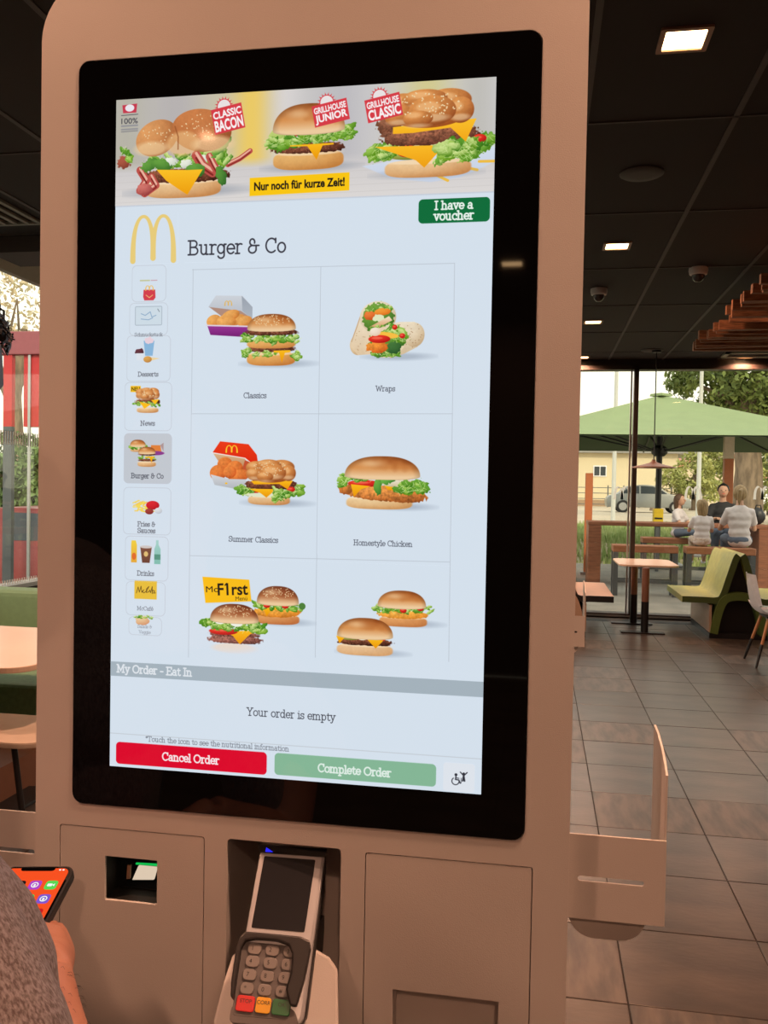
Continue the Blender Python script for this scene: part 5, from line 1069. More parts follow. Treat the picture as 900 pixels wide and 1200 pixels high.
for (x, y) in cor + [(0, -hs), (hs, 0), (0, hs), (-hs, 0)]:
    mid_ = 0 if abs(x) == abs(y) else .10; b = NB(); tube(b, [(ux + x * q_, uy + y * q_, ua - (ua - uz) * q_ - .05 - mid_ * math.sin(math.pi * q_)) for q_ in (0, .2, .4, .6, .8, .985)], .018, 6); put('rib', b, M['dark'], t)
    b = NB(); bar(b, (ux, uy, 2.28), (ux + x * .52, uy + y * .52, ua - (ua - uz) * .52 - .22), .03); put('strut', b, M['dark'], t)
b = NB(); tube(b, [(ux, uy, -.03), (ux, uy, ua)], .06, 16); put('pole', b, M['dark'], t, smooth=True)
b = NB(); lathe(b, [(.09, 2.2), (.16, 2.26), (.16, 2.36), (.08, 2.42)], (ux, uy, 0), 16); put('hub', b, M['dark'], t, smooth=True)
b = NB(); lathe(b, [(.22, ua - .02), (.20, ua + .03), (.03, ua + .05)], (ux, uy, 0), 4); put('top_vent', b, GC, t)
b = NB(); box(b, ux - .5, uy - .5, -.03, ux + .5, uy + .5, .06); put('base', b, M['steel'], t, bevel=.02)
# yellow box hanging at the pole
yb = on_y(771, 603, 17.6); t = thing('yellow_box', 'yellow box standing on a post beside the parasol pole', 'box', (yb[0], 17.6, -.03))
b = NB(); box(b, yb[0] - .09, 17.5, .85, yb[0] + .09, 17.7, 1.17); put('box_body', b, mat('yellow_paint', (.80, .55, .02), .5), t, bevel=.015); b = NB(); box(b, yb[0] - .07, 17.49, .97, yb[0] + .07, 17.50, 1.0); put('slot', b, M['dark'], t)
b = NB(); box(b, yb[0] - .03, 17.57, -.03, yb[0] + .03, 17.63, .85); put('post', b, M['steel'], t)
# grass bank and hedge: uncountable blades as one object
def scatter(name, spots, size, m, label, cat, seed, blade=False, parent=None):
    r = np.random.default_rng(seed); n = len(spots); c = np.array(spots, np.float32); a = r.normal(size=(n, 3)); a /= np.linalg.norm(a, axis=1)[:, None]
    if blade: a = a * [.25, .25, 0] + [0, 0, 1.0]
    q = np.cross(a, r.normal(size=(n, 3))); q /= np.linalg.norm(q, axis=1)[:, None]; s = (size * r.uniform(.6, 1.4, n))[:, None]
    V = (np.stack([c - q * s, c + a * s * .45, c + q * s, c - a * s * .45], 1) if not blade else np.stack([c - q * s * .10, c + q * s * .10, c + a * s * .85 + q * s * .02, c + a * s * .85 - q * s * .02], 1)).reshape(-1, 3)
    if parent is not None: V = V - np.array(parent.location)
    me = D_.meshes.new(name); me.from_pydata(V.tolist(), [], [(4 * i, 4 * i + 1, 4 * i + 2, 4 * i + 3) for i in range(n)]); me.materials.append(m); o = D_.objects.new(name, me); link(o, parent)
    o['kind'] = 'stuff'
    if label: tag(o, label, cat)
    return o
rg = np.random.default_rng(3)
def leafmat(name, c1, c2, sc=.8): m = mat(name, c1, .7, col2=c2, scale=sc, detail=6); m.node_tree.nodes['Principled BSDF'].inputs['Subsurface Weight'].default_value = 0; return m
n = 26000; gx = rg.uniform(-6, 12, n); gy = rg.uniform(19.6, 27, n); gz = np.interp(gy, [19, 21.5, 26], [-.4, .25, .42]) - .02
scatter('grass_bank', np.stack([gx, gy, gz], 1), .22, leafmat('grass', (.42, .46, .20), (.22, .32, .09)), 'green grass verge beyond the terrace', 'grass', 1, True)
# low fence in front of the pale building
t = thing('wire_fence', 'thin grey fence in front of the pale building', 'fence', (5, 66, .42))
for k in range(14): x = 1.5 + k * 1.1; b = NB(); box(b, x, 66, .42, x + .08, 66.08, 2.0); put('post', b, M['steel'], t)
for z in (.6, 1.0, 1.4, 1.8): b = NB(); box(b, 1.5, 66.02, z, 16, 66.06, z + .05); put('rail', b, M['steel'], t)
# parked car
def car(cx, cy, z0, L_, label, m, ang=0):
    t = thing('car', label, 'car', (cx, cy, z0)); k = L_ / 4.3; R_ = Matrix.Translation(Vector((cx, cy, z0))) @ Matrix.Rotation(ang, 4, 'Z') @ Matrix.Scale(k, 4)
    pr = catmull([(-2.12, .35), (-2.15, .62), (-2.05, .82), (-1.9, .9), (-1.55, 1.0), (-1.1, 1.36), (-.5, 1.46), (.2, 1.44), (.6, 1.3), (1.1, .98), (1.8, .86), (2.08, .7), (2.12, .4)], 4)
    b = NB(); prism(b, [(2.1, .28)] + [] + [(-2.1, .28)] + pr, -.82, .82, lambda a, c, h: R_ @ Vector((a, h * (1 - .12 * max(0, c - .9) / .5), c))); put('body', b, m, t, smooth=True, bevel=.02)
    for g_ in ([(-1.42, 1.0), (-1.02, 1.33), (-.52, 1.4), (-.5, 1.0)], [(-.42, 1.0), (-.42, 1.4), (.18, 1.38), (.55, 1.25), (.92, 1.0)]):
        b = NB(); prism(b, g_, -.79, .79, lambda a, c, h: R_ @ Vector((a, h * 1.035 * (1 - .10 * max(0, c - .9) / .5), c))); put('window', b, mat('car_glass', (.05, .06, .07), .1) if 'car_glass' not in D_.materials else D_.materials['car_glass'], t)
    for wx in (-1.32, 1.35):
        for s in (-1, 1):
            b = NB(); tube(b, [R_ @ Vector((wx, s * .70, .32)), R_ @ Vector((wx, s * .86, .32))], .33 * k, 20); w = put('wheel', b, M['dark'], t, smooth=True)
            b = NB(); tube(b, [R_ @ Vector((wx, s * .86, .32)), R_ @ Vector((wx, s * .875, .32))], .21 * k, 16); put('hubcap', b, M['alu'], w, smooth=True)
    b = NB(); 
    for s in (-1, 1): box(b, 2.02, s * .6 - .15, .62, 2.12, s * .6 + .15, .74, R_)
    put('headlamp', b, M['white'], t, bevel=.01)
car(5.75, 50, .42, 4.4, 'silver grey parked car beyond the terrace, side on', mat('silver_paint', (.26, .27, .26), .35, metal=.4))
# pale building and the gabled house
WALLM = mat('cream_render', (.72, .62, .42), .9, scale=.3)
t = thing('building', 'long cream building with a small dark window beyond the car', 'building', (2, 72, .42))
b = NB(); box(b, -22, 70, .3, 10.2, 78, 4.55); put('wall', b, WALLM, t)
b = NB(); prism(b, [(69.4, 4.5), (78.6, 4.5), (78.6, 4.75), (74, 6.0), (69.4, 4.8)], -22.6, 12.2, lambda a, c, h: (h, a, c)); put('roof', b, mat('slate_roof', (.3, .29, .27), .7), t)
for px in (703, 655, 620): q = on_y(px, 552, 70); b = NB(); box(b, q[0] - .5, 69.93, q[2] - .42, q[0] + .5, 70.05, q[2] + .42); wdo = put('window', b, M['white'], t); b = NB(); box(b, q[0] - .42, 69.9, q[2] - .34, q[0] - .04, 69.96, q[2] + .34); box(b, q[0] + .04, 69.9, q[2] - .34, q[0] + .42, 69.96, q[2] + .34); put('pane', b, D_.materials['car_glass'], wdo)
b = NB(); box(b, -22, 69.9, .3, 10.2, 70, .9); put('plinth', b, mat('brown_plinth', (.4, .28, .18), .9), t)
hx = on_y(838, 560, 90)[0]; t = thing('house', 'cream gabled house between parasol and orange post', 'house', (hx, 92, .42))
b = NB(); prism(b, [(hx - 4.2, .3), (hx + 4, .3), (hx + 4, 3.4), (hx, 6.2), (hx - 4.2, 3.2)], 90, 99); put('wall', b, mat('house_render', (.72, .60, .44), .9), t)
for s in (-1, 1): b = NB(); prism(b, [(hx + s * 4.6, 3.1), (hx, 6.3), (hx, 6.55), (hx + s * 4.7, 3.35)], 89.6, 99.5); put('roof_slope', b, mat('clay_roof', (.52, .25, .16), .8) if 'clay_roof' not in D_.materials else D_.materials['clay_roof'], t)
q = on_y(845, 546, 90); b = NB(); box(b, q[0] - .5, 89.95, q[2] - .8, q[0] + .5, 90.05, q[2] + .8); put('window', b, D_.materials['car_glass'], t)
q = on_y(799, 552, 110); t = thing('house', 'red tiled roof of a farther house behind the parasol hub', 'house', (q[0], 112, .42))
b = NB(); box(b, q[0] - 3, 110, .3, q[0] + 2.2, 116, 3.0); put('wall', b, D_.materials['house_render'], t); b = NB(); prism(b, [(109.5, 2.9), (116.5, 2.9), (113, 6.0)], q[0] - 3.4, q[0] + 2.6, lambda a, c, h: (h, a, c)); put('roof', b, D_.materials['clay_roof'], t)
# trees
BARK = mat('bark', (.26, .19, .13), .9, col2=(.13, .095, .065), scale=6, stretch=(1, 1, .3), bump=.6, bscale=14)
def tree(bx, by, bz, tr, lobes, n, size, m, label, seed, trunk_h):
    t = thing('tree', label, 'tree', (bx, by, bz)); r = random.Random(seed)
    b = NB(); tube(b, [(bx, by, bz), (bx + .04, by, bz + trunk_h * .5), (bx - .1, by, bz + trunk_h), (bx + .3, by, bz + trunk_h * 1.5)], [tr * 1.25, tr, tr * .9, tr * .4], 14); tk = put('trunk', b, BARK, t, smooth=True)
    for i in range(7):
        l = lobes[i % len(lobes)]; s = Vector((bx, by, bz + trunk_h * r.uniform(.75, 1.1))); e = Vector(l[:3]); mid = s.lerp(e, .5) + Vector((r.uniform(-.4, .4), 0, r.uniform(.1, .5)))
        b = NB(); tube(b, [s, mid, e], [tr * .38, tr * .22, tr * .08], 8); put('branch', b, BARK, t, smooth=True)
    g = np.random.default_rng(seed); P = []
    for (x, y, z, rx, rz) in lobes:
        k = int(n * rx * rz / sum(l[3] * l[4] for l in lobes)); v = g.normal(size=(k, 3)); v /= np.linalg.norm(v, axis=1)[:, None]; v *= (g.uniform(0, 1, k) ** .35)[:, None]
        c = v * [rx, rx, rz]; P.append(c + [x, y, z])
    P = np.concatenate(P); k_ = np.array([noise.noise(Vector(p) * .9) for p in P]); P = P[k_ > -.18]
    scatter('foliage', P, size, m, None, None, seed, parent=t); return t
LF = leafmat('leaf_dark', (.20, .26, .06), (.09, .13, .03)); LL = leafmat('leaf_light', (.42, .42, .14), (.24, .27, .07))
tp = on_y(876, 560, 36)
def lob(px, py, Y, r1, r2): q = on_y(px, py, Y); return (q[0], q[1], q[2], r1, r2)
tree(tp[0], 36, .42, .50, [lob(905, 440, 36, 2.6, 1.7), lob(860, 430, 35, 2.0, 1.3), lob(830, 455, 37, 1.6, 1.0), lob(880, 490, 37, 2.2, 1.0), lob(930, 520, 38, 1.8, 1.2), lob(805, 445, 36, .9, .6), lob(960, 470, 36, 2.4, 2.2), lob(905, 380, 37, 3, 1.8), lob(850, 395, 37, 2, 1.2)], 20000, .14, LF, 'big tree with a thick trunk on the right beyond the parasol', 11, 4.0)
tp = on_y(812, 560, 60); tree(tp[0], 60, .42, .18, [lob(812, 556, 60, 1.4, 1.5), lob(832, 548, 62, 1.3, 1.7), lob(826, 575, 58, 1.2, .8)], 4200, .16, LL, 'light green young tree behind the terrace, between parasol pole and orange post', 12, 1.6)
tp = on_y(905, 560, 50); tree(tp[0], 50, .42, .2, [lob(905, 550, 50, 1.5, 2.2), lob(893, 580, 50, 1.0, .9)], 4000, .14, LL, 'bushy light green tree at the right edge under the parasol', 13, 1.5)
tp = on_y(764, 578, 56); tree(tp[0], 56, .42, .1, [lob(786, 565, 56, .9, 1.0), lob(797, 580, 56, .7, .7)], 1500, .12, LL, 'small shrub behind the parasol pole beside the car', 14, .8)
# arches stickers on the window pane
DEC = D_.materials.new('frosted_decal'); DEC.use_nodes = True; n_ = DEC.node_tree; n_.nodes.clear(); o_ = n_.nodes.new('ShaderNodeOutputMaterial'); d1 = n_.nodes.new('ShaderNodeBsdfDiffuse'); d2 = n_.nodes.new('ShaderNodeBsdfTranslucent'); mx_ = n_.nodes.new('ShaderNodeMixShader')
d1.inputs[0].default_value = d2.inputs[0].default_value = (.95, .93, .88, 1); mx_.inputs[0].default_value = .7; n_.links.new(d1.outputs[0], mx_.inputs[1]); n_.links.new(d2.outputs[0], mx_.inputs[2]); n_.links.new(mx_.outputs[0], o_.inputs[0])
def decal(px, py):
    c = on_y(px, py, WY + .018); W_, H_ = .165, .155; b = NB()
    for s in (-1, 1):
        L1, R1 = [], []
        for i in range(17):
            a = math.pi * i / 16; x = s * W_ * .25 + math.cos(a) * W_ * .25; z = (math.sin(a) ** .72) * H_ - H_ / 2; th = .026 * (1.2 - .5 * math.sin(a))
            L1.append((c[0] + x - th / 2 * 1, c[2] + z)); R1.append((c[0] + x * 1 + th / 2, c[2] + z - (.0 if i in (0, 16) else .006)))
        for i in range(16):
            q = [(L1[i][0], L1[i][1]), (R1[i][0], R1[i][1] - .008 * math.sin(math.pi * i / 16)), (R1[i + 1][0], R1[i + 1][1] - .008 * math.sin(math.pi * (i + 1) / 16)), (L1[i + 1][0], L1[i + 1][1])]
            vs = [b.verts.new((u, WY + .0185, w)) for u, w in q]
            try: b.faces.new(vs)
            except Exception: pass
    o = put('arches_decal', b, DEC, w1)
for px, py in ((812.5, 577.5), (893.5, 577.5), (729, 577.5)): decal(px, py)
# ---------------------------------------------------------------- outside the left window
t = thing('red_portal', 'red portal frame with a mauve top beam outside the left window', 'portal', (-5.9, 9, -.42))
q0, q1 = on_y(30, 389, 9)[2], on_y(30, 416, 9)[2]
b = NB(); box(b, -8.5, 8.95, q1, -4.6, 9.05, q0); put('beam', b, M['purplered'], t, bevel=.01)
b = NB(); box(b, on_y(6, 430, 9)[0], 8.97, on_y(10, 500, 9)[2], on_y(16, 430, 9)[0], 9.03, q1); put('post', b, M['redpaint'], t)
b = NB(); box(b, on_y(6, 430, 9)[0], 8.97, -.42, on_y(16, 430, 9)[0], 9.03, on_y(10, 500, 9)[2]); put('lower_post', b, M['steel'], t)
b = NB(); box(b, on_y(28, 430, 9)[0], 9.0, on_y(30, 500, 9)[2], -4.7, 9.1, q1); put('red_panel', b, M['redpaint'], t)
b = NB(); box(b, on_y(34, 430, 9)[0], 8.98, -.42, on_y(37, 430, 9)[0], 9.0, q1); put('post', b, M['alu'], t)
tp = on_y(20, 350, 30)
tree(tp[0], 30, -.42, .3, [lob(20, 350, 30, 2.4, 1.6), lob(-20, 380, 30, 2, 1.2), lob(60, 400, 31, 2, 1.0), lob(-10, 330, 31, 1.6, .8)], 1500, .12, leafmat('leaf_yellow', (.66, .52, .36), (.46, .42, .26)), 'thin yellowish tree against the bright sky in the left window', 21, 5)
n = 16000; P = []
for px in range(-120, 130, 10):
    q = on_y(px, 540, 17); k = 560; P.append(np.stack([q[0] + rg.uniform(-.7, .7, k), 17 + rg.uniform(-.5, .5, k), rg.uniform(-.3, 2.0 + .5 * math.sin(px * .11), k)], 1))
scatter('hedge', np.concatenate(P), .10, leafmat('hedge_leaf', (.20, .30, .10), (.09, .15, .05)), 'dense green hedge seen low through the left window', 'hedge', 5)
car(-7.4, 12.6, -.42, 4.4, 'dark red car seen through the left window', mat('dark_red_paint', (.25, .04, .04), .3), math.radians(12))
# ---------------------------------------------------------------- people
def head(c, r, yaw, sk, hairm, hair, parent):
    """c centre, r half height; yaw 0 looks along -Y; eyes, nose, ears, mouth and hair"""
    R_ = Matrix.Translation(Vector(c)) @ Matrix.Rotation(yaw, 4, 'Z'); b = NB()
    q = bmesh.ops.create_icosphere(b, subdivisions=3, radius=1)
    for v in q['verts']:
        p = v.co; w = .74 * (1 - .16 * max(0, -p.z)); v.co = R_ @ Vector((p.x * w * r, (p.y * .86 - (.10 if p.z < -.3 and p.y < 0 else 0)) * r, p.z * r))
    bar(b, R_ @ Vector((0, -.80 * r, .12 * r)), R_ @ Vector((0, -1.04 * r, -.18 * r)), .16 * r)
    for s in (-1, 1): blob(b, R_ @ Vector((s * .74 * r, 0, -.02 * r)), .2 * r, 1, (.4, .7, 1))
    hd = put('head', b, sk, parent, smooth=True)
    b = NB()
    for s in (-1, 1): blob(b, R_ @ Vector((s * .29 * r, -.80 * r, .08 * r)), .085 * r, 1)
    put('eyes', b, M['dark'], hd, smooth=True)
    b = NB(); bar(b, R_ @ Vector((-.2 * r, -.84 * r, -.42 * r)), R_ @ Vector((.2 * r, -.84 * r, -.42 * r)), .05 * r); put('mouth', b, M['red'], hd)
    b = NB(); q = bmesh.ops.create_icosphere(b, subdivisions=3, radius=1.0)
    for v in q['verts']:
        p = v.co.copy(); k = 1.1 + .06 * noise.noise(p * 4); x, y, z = p.x * .80, p.y * .94 + .07, p.z * 1.0 + .06
        if p.z < -.05 and hair == 'long':
            z = z * 2.3 if p.y > -.1 else z * .9; y = y * .8 + .22
        if p.y < -.45 and p.z < .55: y *= .62; x *= .9; z = z + .12
        if hair == 'short' and p.z < -.25: x *= .8; y = y * .8 + .1
        v.co = R_ @ Vector((x * r * k, y * r * k, z * r * k))
    put('hair', b, hairm, hd, smooth=True)
    if hair == 'pony':
        b = NB(); tube(b, [R_ @ Vector((0, .95 * r, .5 * r)), R_ @ Vector((.25 * r, 1.35 * r, .3 * r)), R_ @ Vector((.35 * r, 1.35 * r, -.6 * r)), R_ @ Vector((.3 * r, 1.15 * r, -1.5 * r))], [.22 * r, .32 * r, .28 * r, .06 * r], 10); put('ponytail', b, hairm, hd, smooth=True)
    return hd
def hand5(wrist, dirv, side, s, sk, parent, curl=.5, up=Vector((0, 0, 1))):
    """small hand: palm plus five separate fingers, one skinned mesh"""
    d = Vector(dirv).normalized(); w = Vector(wrist); lat = d.cross(up).normalized() * side; dn = -up
    N = [(w, .020 * s), (w + d * .045 * s, .024 * s)]; E = [(0, 1)]
    for i, (o, L_) in enumerate(((-.027, .062), (-.009, .075), (.009, .07), (.027, .055))):
        k0 = w + d * .078 * s + lat * o * s; base = len(N)
        N += [(k0, .0095 * s), (k0 + (d * .9 + dn * curl * .6).normalized() * L_ * .5 * s, .0082 * s), (k0 + (d * .9 + dn * curl * .6).normalized() * L_ * .5 * s + (d * (1 - curl) + dn * curl).normalized() * L_ * .5 * s, .0066 * s)]
        E += [(1, base), (base, base + 1), (base + 1, base + 2)]
    k0 = w + d * .03 * s - lat * .03 * s; base = len(N)
    N += [(k0, .012 * s), (k0 + (d * .6 - lat * .7).normalized() * .032 * s, .0105 * s), (k0 + (d * .6 - lat * .7).normalized() * .032 * s + (d + dn * curl * .5).normalized() * .028 * s, .008 * s)]
    E += [(0, base), (base, base + 1), (base + 1, base + 2)]
    return skin('hand', N, E, sk, parent, 1)
def sitter(px, pyhip, Y, h, yaw, shirt, trous, sk, hairm, hair, label, arms, seat, lean=0, name='person'):
    """seated figure: h standing height; pelvis over the bench at photograph column px; yaw 0 faces the window"""
    x = on_y(px, pyhip, Y)[0]; R_ = Matrix.Rotation(yaw, 4, 'Z'); o = Vector((x, Y, seat + .045)); k = h / 1.75
    W = lambda a, b_, c: o + R_ @ Vector((a * k, b_ * k + lean * c * k, c * k))
    t = thing(name, label, 'person', tuple(o))
    V3 = lambda v: W(*v)
    def trunk(b, g):
        for z, rx, ry in ((.05, .165, .12), (.17, .145, .11), (.30, .15, .11), (.41, .165, .11), (.48, .13, .09)): blob(b, W(0, 0, z), 1, 2, ((rx + g) * k, (ry + g) * k, .11 * k), mtx=R_.to_3x3())
    b = NB(); trunk(b, 0); tube(b, [W(0, 0, .48), W(0, -.01, .60), W(0, -.02, .70)], [.07 * k, .05 * k, .05 * k], 12)
    for s in (-1, 1):
        ar = arms[0 if s < 0 else 1]; tube(b, [W(s * .05, 0, .49), W(s * .155, 0, .485), V3(ar[0]), V3(ar[1])], [.05 * k, .05 * k, .040 * k, .027 * k], 12); blob(b, V3(ar[0]), .040 * k, 1)
        tube(b, [W(s * .09, 0, .06), W(s * .12, -.40, .07), W(s * .12, -.38, -.33), W(s * .12, -.40, -.40)], [.085 * k, .06 * k, .045 * k, .035 * k], 12); blob(b, W(s * .12, -.40, .07), .06 * k, 1)
    fuse('body', b, sk, t, .014, 3)
    b = NB(); trunk(b, .018)
    for s in (-1, 1):
        a = Vector(arms[0 if s < 0 else 1][0]); sh_ = Vector((s * .15, 0, .485)); m_ = sh_.lerp(a, .72); tube(b, [W(s * .04, 0, .49), W(*sh_), W(*m_)], [.065 * k, .068 * k, .062 * k], 12)
    for q in b.verts: q.co += Vector([noise.noise(q.co * 9 + Vector((j_ * 9, 0, 0))) for j_ in range(3)]) * .012
    fuse('shirt', b, shirt, t, .014, 3)
    b = NB(); blob(b, W(0, 0, .06), 1, 2, (.178 * k, .14 * k, .10 * k), mtx=R_.to_3x3())
    for s in (-1, 1): tube(b, [W(s * .09, 0, .06), W(s * .12, -.40, .075), W(s * .12, -.385, -.28)], [.10 * k, .076 * k, .055 * k], 12); blob(b, W(s * .12, -.40, .075), .076 * k, 1)
    fuse('trousers', b, trous, t, .014, 3)
    for s in (-1, 1):
        b = NB(); blob(b, W(s * .12, -.46, -.39), .06 * k, 2, (.8, 1.9, .7), mtx=R_.to_3x3()); put('shoe', b, M['white'], t, smooth=True)
        ar = arms[0 if s < 0 else 1]; hand5(W(*ar[1]), R_ @ (Vector(ar[1]) - Vector(ar[0])), s, k * 1.0, sk, t)
    c = W(0, -.03, .745); head(c, .112 * k ** .6, yaw, sk, hairm, hair, t); return t
WT = mat('white_shirt', (.66, .58, .58), .8); BT = mat('black_shirt', (.022, .02, .022), .8); BL = mat('blonde_hair', (.36, .235, .11), .6, col2=(.2, .12, .05), scale=60, stretch=(1, 1, .2)); BR = mat('brown_hair', (.10, .05, .025), .6); SH = mat('sitter_skin', (.55, .30, .2), .6); FL = mat('floral_shorts', (.6, .48, .4), .8, col2=(.35, .25, .2), scale=40)
RAISE = ((-.24, -.16, .22), (-.10, -.38, .36)), ((.24, -.16, .22), (.10, -.38, .36))
sitter(866, 637, 13.42, 1.72, math.pi, WT, M['jeans'], SH, BL, 'pony', 'woman with fair ponytail, white t-shirt and jeans, sitting with her back to the window', RAISE, .70)
sitter(822, 637, 13.42, 1.28, math.pi, WT, FL, SH, BL, 'long', 'girl with long fair hair in a white top sitting with her back to the window', ((((-.22, -.16, .24), (-.14, -.34, .32))), (((.22, -.16, .24), (.14, -.34, .32)))), .70)
sitter(846, 630, 15.85, 1.82, -.15, BT, M['jeans'], SH, M['hair'], 'short', 'man in a black t-shirt facing the window across the high table', (((-.26, -.10, .26), (-.12, -.36, .30)), ((.26, -.10, .26), (.12, -.36, .30))), .70)
sitter(794, 634, 15.85, 1.42, 1.0, WT, M['jeans'], SH, BR, 'long', 'dark-haired girl in a white top sitting sideways at the end of the high table', (((-.22, -.14, .24), (-.12, -.34, .30)), ((.22, -.14, .24), (.12, -.34, .30))), .70)
# dark bag beside the woman
q = [float(v_) for v_ in on_y(889, 615, 14.75)]; b = NB(); blob(b, (q[0], 14.8, 1.125), .11, 3, (.95, .6, 1.2), nz=.2); tube(b, [(q[0] - .05, 14.8, 1.23), (q[0] - .03, 14.8, 1.30), (q[0] + .03, 14.8, 1.30), (q[0] + .05, 14.8, 1.23)], .01, 6); tag(put('handbag', b, M['dark'], smooth=True), 'black bag standing on the high table right of the woman', 'bag')
# ---------------------------------------------------------------- the person at the left edge, phone in hand
t = thing('person', 'person in a grey heather t-shirt at the left edge holding up a phone', 'person', (-.93, .10, 0))
P = lambda *a: Vector(at_d(*a))
hc = P(-142, 436, .66); A = [P(-215, 1030, .60), P(-116, 1076, .58), P(-39, 1249, .56), (P(0, 1340, .56))]; Bq = [P(-70, 1035, .66), P(-28, 1094, .665), P(-6, 1140, .66), P(0, 1200, .66), P(2, 1290, .65)]
wr, el = P(53, 1142, .76), P(66, 1345, .66); sh = A[0].copy()
sp_ = Vector((hc.x - .19, hc.y + .05, 0)); Z = lambda v, z: Vector((v.x, v.y, z)); nk = Vector((hc.x - .03, hc.y, 1.34)); ch = Z(sp_, 1.17); ls = Vector((sp_.x - .13, sp_.y + .15, 1.24))
def torso(b, g=0.0):
    for z, rx, ry in ((.92, .16, .13), (1.04, .15, .125), (1.16, .16, .13), (1.23, .13, .11)): blob(b, Z(sp_, z), 1, 3, (rx + g, ry + g, .13 + g))
#BODY
# the phone: plane found from the icon rows
phx = Vector((.99849, -.02162, -.05053)).normalized(); phd = Vector((-.04087, .32269, -.94562)).normalized()
def cam2w(v): return Vector(CAM.T @ np.array(v))
X_, Y_ = cam2w(phx), -cam2w(phd); Z_ = X_.cross(Y_); TR = Vector(at_d(60, 1038, .884)) + X_ * .0148 + Y_ * .0285
PM = Matrix(((X_.x, Y_.x, Z_.x, TR.x), (X_.y, Y_.y, Z_.y, TR.y), (X_.z, Y_.z, Z_.z, TR.z), (0, 0, 0, 1)))
ph = thing('smartphone', 'black-cased smartphone with an orange home screen held at the left edge', 'phone', tuple(TR))
def pp(name, pts, h0, h1, m, parent=ph, **k): b = NB(); prism(b, pts, h0, h1, lambda a, c, h: PM @ Vector((a, c, h))); return put(name, b, m, parent, **k)
pp('case', rring(-.0745, -.148, 0, 0, .0105, 6), -.010, 0, M['termdark'], bevel=.002)
pp('front_glass', rring(-.0722, -.1457, -.0023, -.0023, .009, 6), -.001, .0004, M['blackglass'])
scr = pp('phone_screen', rring(-.0700, -.1435, -.0045, -.0045, .007, 6), .0002, .0007, emat('phone_wallpaper', sc_(248, 82, 34), 1.0))
pp('notch', rring(-.0550, -.0085, -.0195, -.0030, .003, 4), .0006, .0010, M['blackglass'], scr)
ic = [(.86, .50), ]
def icon(c, r_, col, nm): return pp('app_icon', rring(-.0148 - c * .0165 - .006, -.0225 - r_ * .0187 - .012 + .0, -.0148 - c * .0165 + .006, -.0225 - r_ * .0187 + .0, .003, 3), .0007, .0010, emat('icon_' + nm, sc_(*col), 1.0), scr)
for c, r_, col, nm in ((0, 0, (92, 214, 84), 'green'), (1, 0, (176, 70, 200), 'purple'), (2, 0, (30, 26, 26), 'black'), (0, 1, (124, 88, 206), 'violet'), (1, 1, (88, 208, 90), 'green2'), (0, 2, (200, 30, 34), 'red'), (1, 2, (240, 240, 240), 'white'), (2, 1, (240, 200, 60), 'amber'), (2, 2, (60, 140, 230), 'blue')):
    i_ = icon(c, r_, col, nm); cx, cy = -.0148 - c * .0165, -.0285 - r_ * .0187
    if nm == 'green': pp('camera_symbol', rring(cx - .0038, cy - .0018, cx + .0012, cy + .0018, .0008, 2), .0010, .0012, emat('symbol_white', (.9, .95, .9), 1)); pp('camera_symbol', [(cx + .0016, cy - .0004), (cx + .0036, cy - .0018), (cx + .0036, cy + .0018), (cx + .0016, cy + .0004)], .0010, .0012, D_.materials['symbol_white'])
    elif nm in ('purple', 'violet', 'red'):
        m_ = D_.materials['symbol_white']; b = NB(); plate_holes(b, rring(-.0036, -.0036, .0036, .0036, .0035, 6), [rring(-.0026, -.0026, .0026, .0026, .0025, 6)], .0010, .0012)
        for v in b.verts: v.co = PM @ Vector((cx + v.co.x, cy + v.co.z, v.co.y))
        bmesh.ops.recalc_face_normals(b, faces=b.faces[:]); put('ring_symbol', b, m_, ph); pp('dot_symbol', rring(cx - .0010, cy - .0022, cx + .0010, cy + .0012, .0009, 3), .0010, .0012, m_)
for x in (-.0105, -.0140): pp('status_mark', rring(x - .001, -.0078, x + .001, -.0062, .0004, 2), .0007, .0010, D_.materials['symbol_white'])
#HAND
# body: torso, neck, arms, legs and the right hand closed round the phone, fused to one surface
PB = lambda a, c, h: PM @ Vector((a, c, h))
b = NB(); torso(b); tube(b, [Z(nk, 1.22), nk, hc + Vector((-.01, 0, -.06))], [.065, .055, .055], 16)
tube(b, [Z(sp_, 1.25), sh, A[1], A[2], el], [.06, .052, .046, .044, .040], 16); tube(b, [el, el.lerp(wr, .35), el.lerp(wr, .75), wr], [.040, .038, .027, .0225], 16)
blob(b, el, .040, 2)
tube(b, [Z(sp_, 1.25), ls, Vector((ls.x - .05, ls.y + .04, .98)), Vector((ls.x + .02, ls.y + .02, .80))], [.06, .052, .04, .03], 14); blob(b, (ls.x + .03, ls.y + .02, .76), .045, 2, (.6, .9, 1.2))
sd = Vector((.12, -.08, 0)).normalized()
for s in (-1, 1): h0 = Z(sp_, 0) + sd * .1 * s; tube(b, [Z(h0, .94), Z(h0, .5), Z(h0, .1)], [.095, .062, .042], 14); blob(b, Z(h0, .05) + Vector((.05, .06, 0)), .045, 2, (1.4, 1.4, .8))
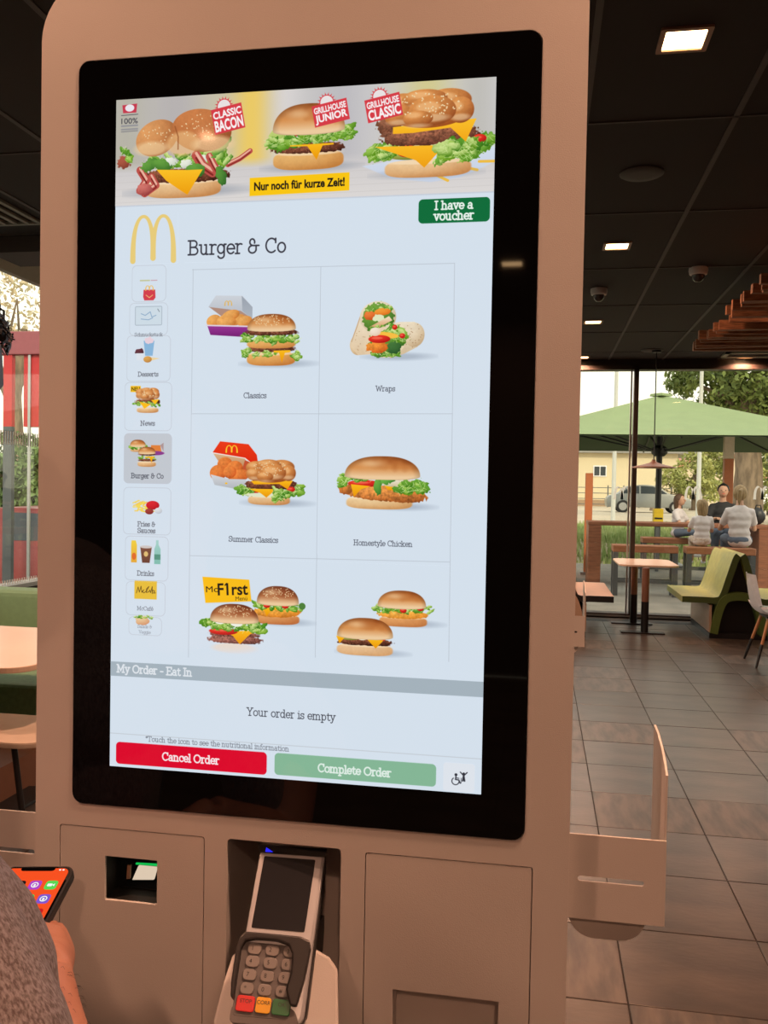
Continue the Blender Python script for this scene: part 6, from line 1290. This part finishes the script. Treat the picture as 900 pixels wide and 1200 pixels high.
# palm behind the case, thumb over the lower right edge, four curled fingers round the left edge
pm0, pm1 = PB(.001, -.092, -.028), PB(-.010, -.068, -.025)
tube(b, [wr, pm0, pm1], [.0225, .027, .022], 14); tube(b, [wr.lerp(pm0, .5), PB(.014, -.100, -.016), PB(.0120, -.092, -.002), PB(.002, -.098, .0098), PB(-.012, -.096, .0105)], [.018, .0155, .0125, .0105, .0085], 12); blob(b, PB(-.013, -.096, .0105), .0085, 2)
for yy_, r_ in ((-.058, .0088), (-.076, .0092), (-.094, .0088), (-.110, .0078)):
    tube(b, [pm0.lerp(pm1, .5), PB(-.045, yy_, -.028), PB(-.070, yy_ + .004, -.024), PB(-.0835, yy_ + .006, -.006), PB(-.0805, yy_ + .008, .0075), PB(-.066, yy_ + .008, .0100)], [r_ * 1.4, r_ * 1.1, r_, r_ * .95, r_ * .85, r_ * .7], 10)
fuse('body', b, M['skin'], t, .0045, 2)
b = NB(); torso(b, .022); tube(b, [Z(sp_, 1.24)] + A, [.085, .072, .067, .066, .062], 20); tube(b, [sh] + Bq, [.05, .044, .045, .045, .044, .042], 16); blob(b, A[0], .075, 2)
tube(b, [Z(sp_, 1.24), ls, Vector((ls.x - .04, ls.y + .03, 1.06))], [.085, .072, .066], 16); tube(b, [Z(sp_, .90), Z(sp_, .84)], [.17, .172], 20)
for q in b.verts: q.co += Vector([noise.noise(q.co * 22 + Vector((k * 9, 0, 0))) for k in range(3)]) * .005
fuse('t_shirt', b, M['heather'], t, .006, 3)
b = NB()
blob(b, Z(sp_, .92), .16, 3, (1, .85, .6))
for s in (-1, 1): h0 = Z(sp_, 0) + sd * .1 * s; tube(b, [Z(h0, .92), Z(h0, .5), Z(h0, .10)], [.115, .085, .068], 16)
fuse('jeans', b, M['jeans'], t, .012, 2)
for s in (-1, 1): h0 = Z(sp_, 0) + sd * .1 * s; b = NB(); blob(b, Z(h0, .046) + Vector((.05, .06, 0)), .052, 2, (1.5, 1.5, .86)); put('shoe', b, M['dark'], t, smooth=True)
hd = head(hc + Vector((0, 0, -.012)), .098, math.pi + .5, M['skin'], M['hair'], 'short', t)
g_ = np.random.default_rng(8); b = NB()
for k in range(2600):
    v = Vector(g_.normal(size=3)).normalized()
    if v.z < -.5 or (v.x * .48 + v.y * .88 > .45 and v.z < .25): continue
    o_ = hc + Vector((v.x * .086, v.y * .098, v.z * .108)); u_ = v.orthogonal().normalized(); w_ = v.cross(u_); a0_ = g_.uniform(0, 6.28); r_ = g_.uniform(.003, .006)
    tube(b, [o_ + (u_ * math.cos(a0_ + a) + w_ * math.sin(a0_ + a)) * r_ + v * .0018 * a for a in (0, 1.4, 2.8, 4.2)], [.0016, .0014, .0011, .0006], 3, False)
put('curls', b, M['hair'], hd, smooth=True, kind='stuff')
b = NB()
for k in range(170):
    s_ = g_.uniform(.15, .95); p_ = el.lerp(wr, s_); r_ = .038 * (1 - s_) + .0225 * s_; an = g_.uniform(0, 6.28); d_ = (wr - el).normalized(); u_ = d_.orthogonal().normalized(); w_ = d_.cross(u_); v = u_ * math.cos(an) + w_ * math.sin(an)
    tube(b, [p_ + v * r_ * .9, p_ + v * (r_ + .003) - d_ * .002, p_ + v * (r_ + .005) - d_ * .006], [.0002, .00015, .00008], 3, False)
put('arm_hair', b, M['hair'], t, kind='stuff')
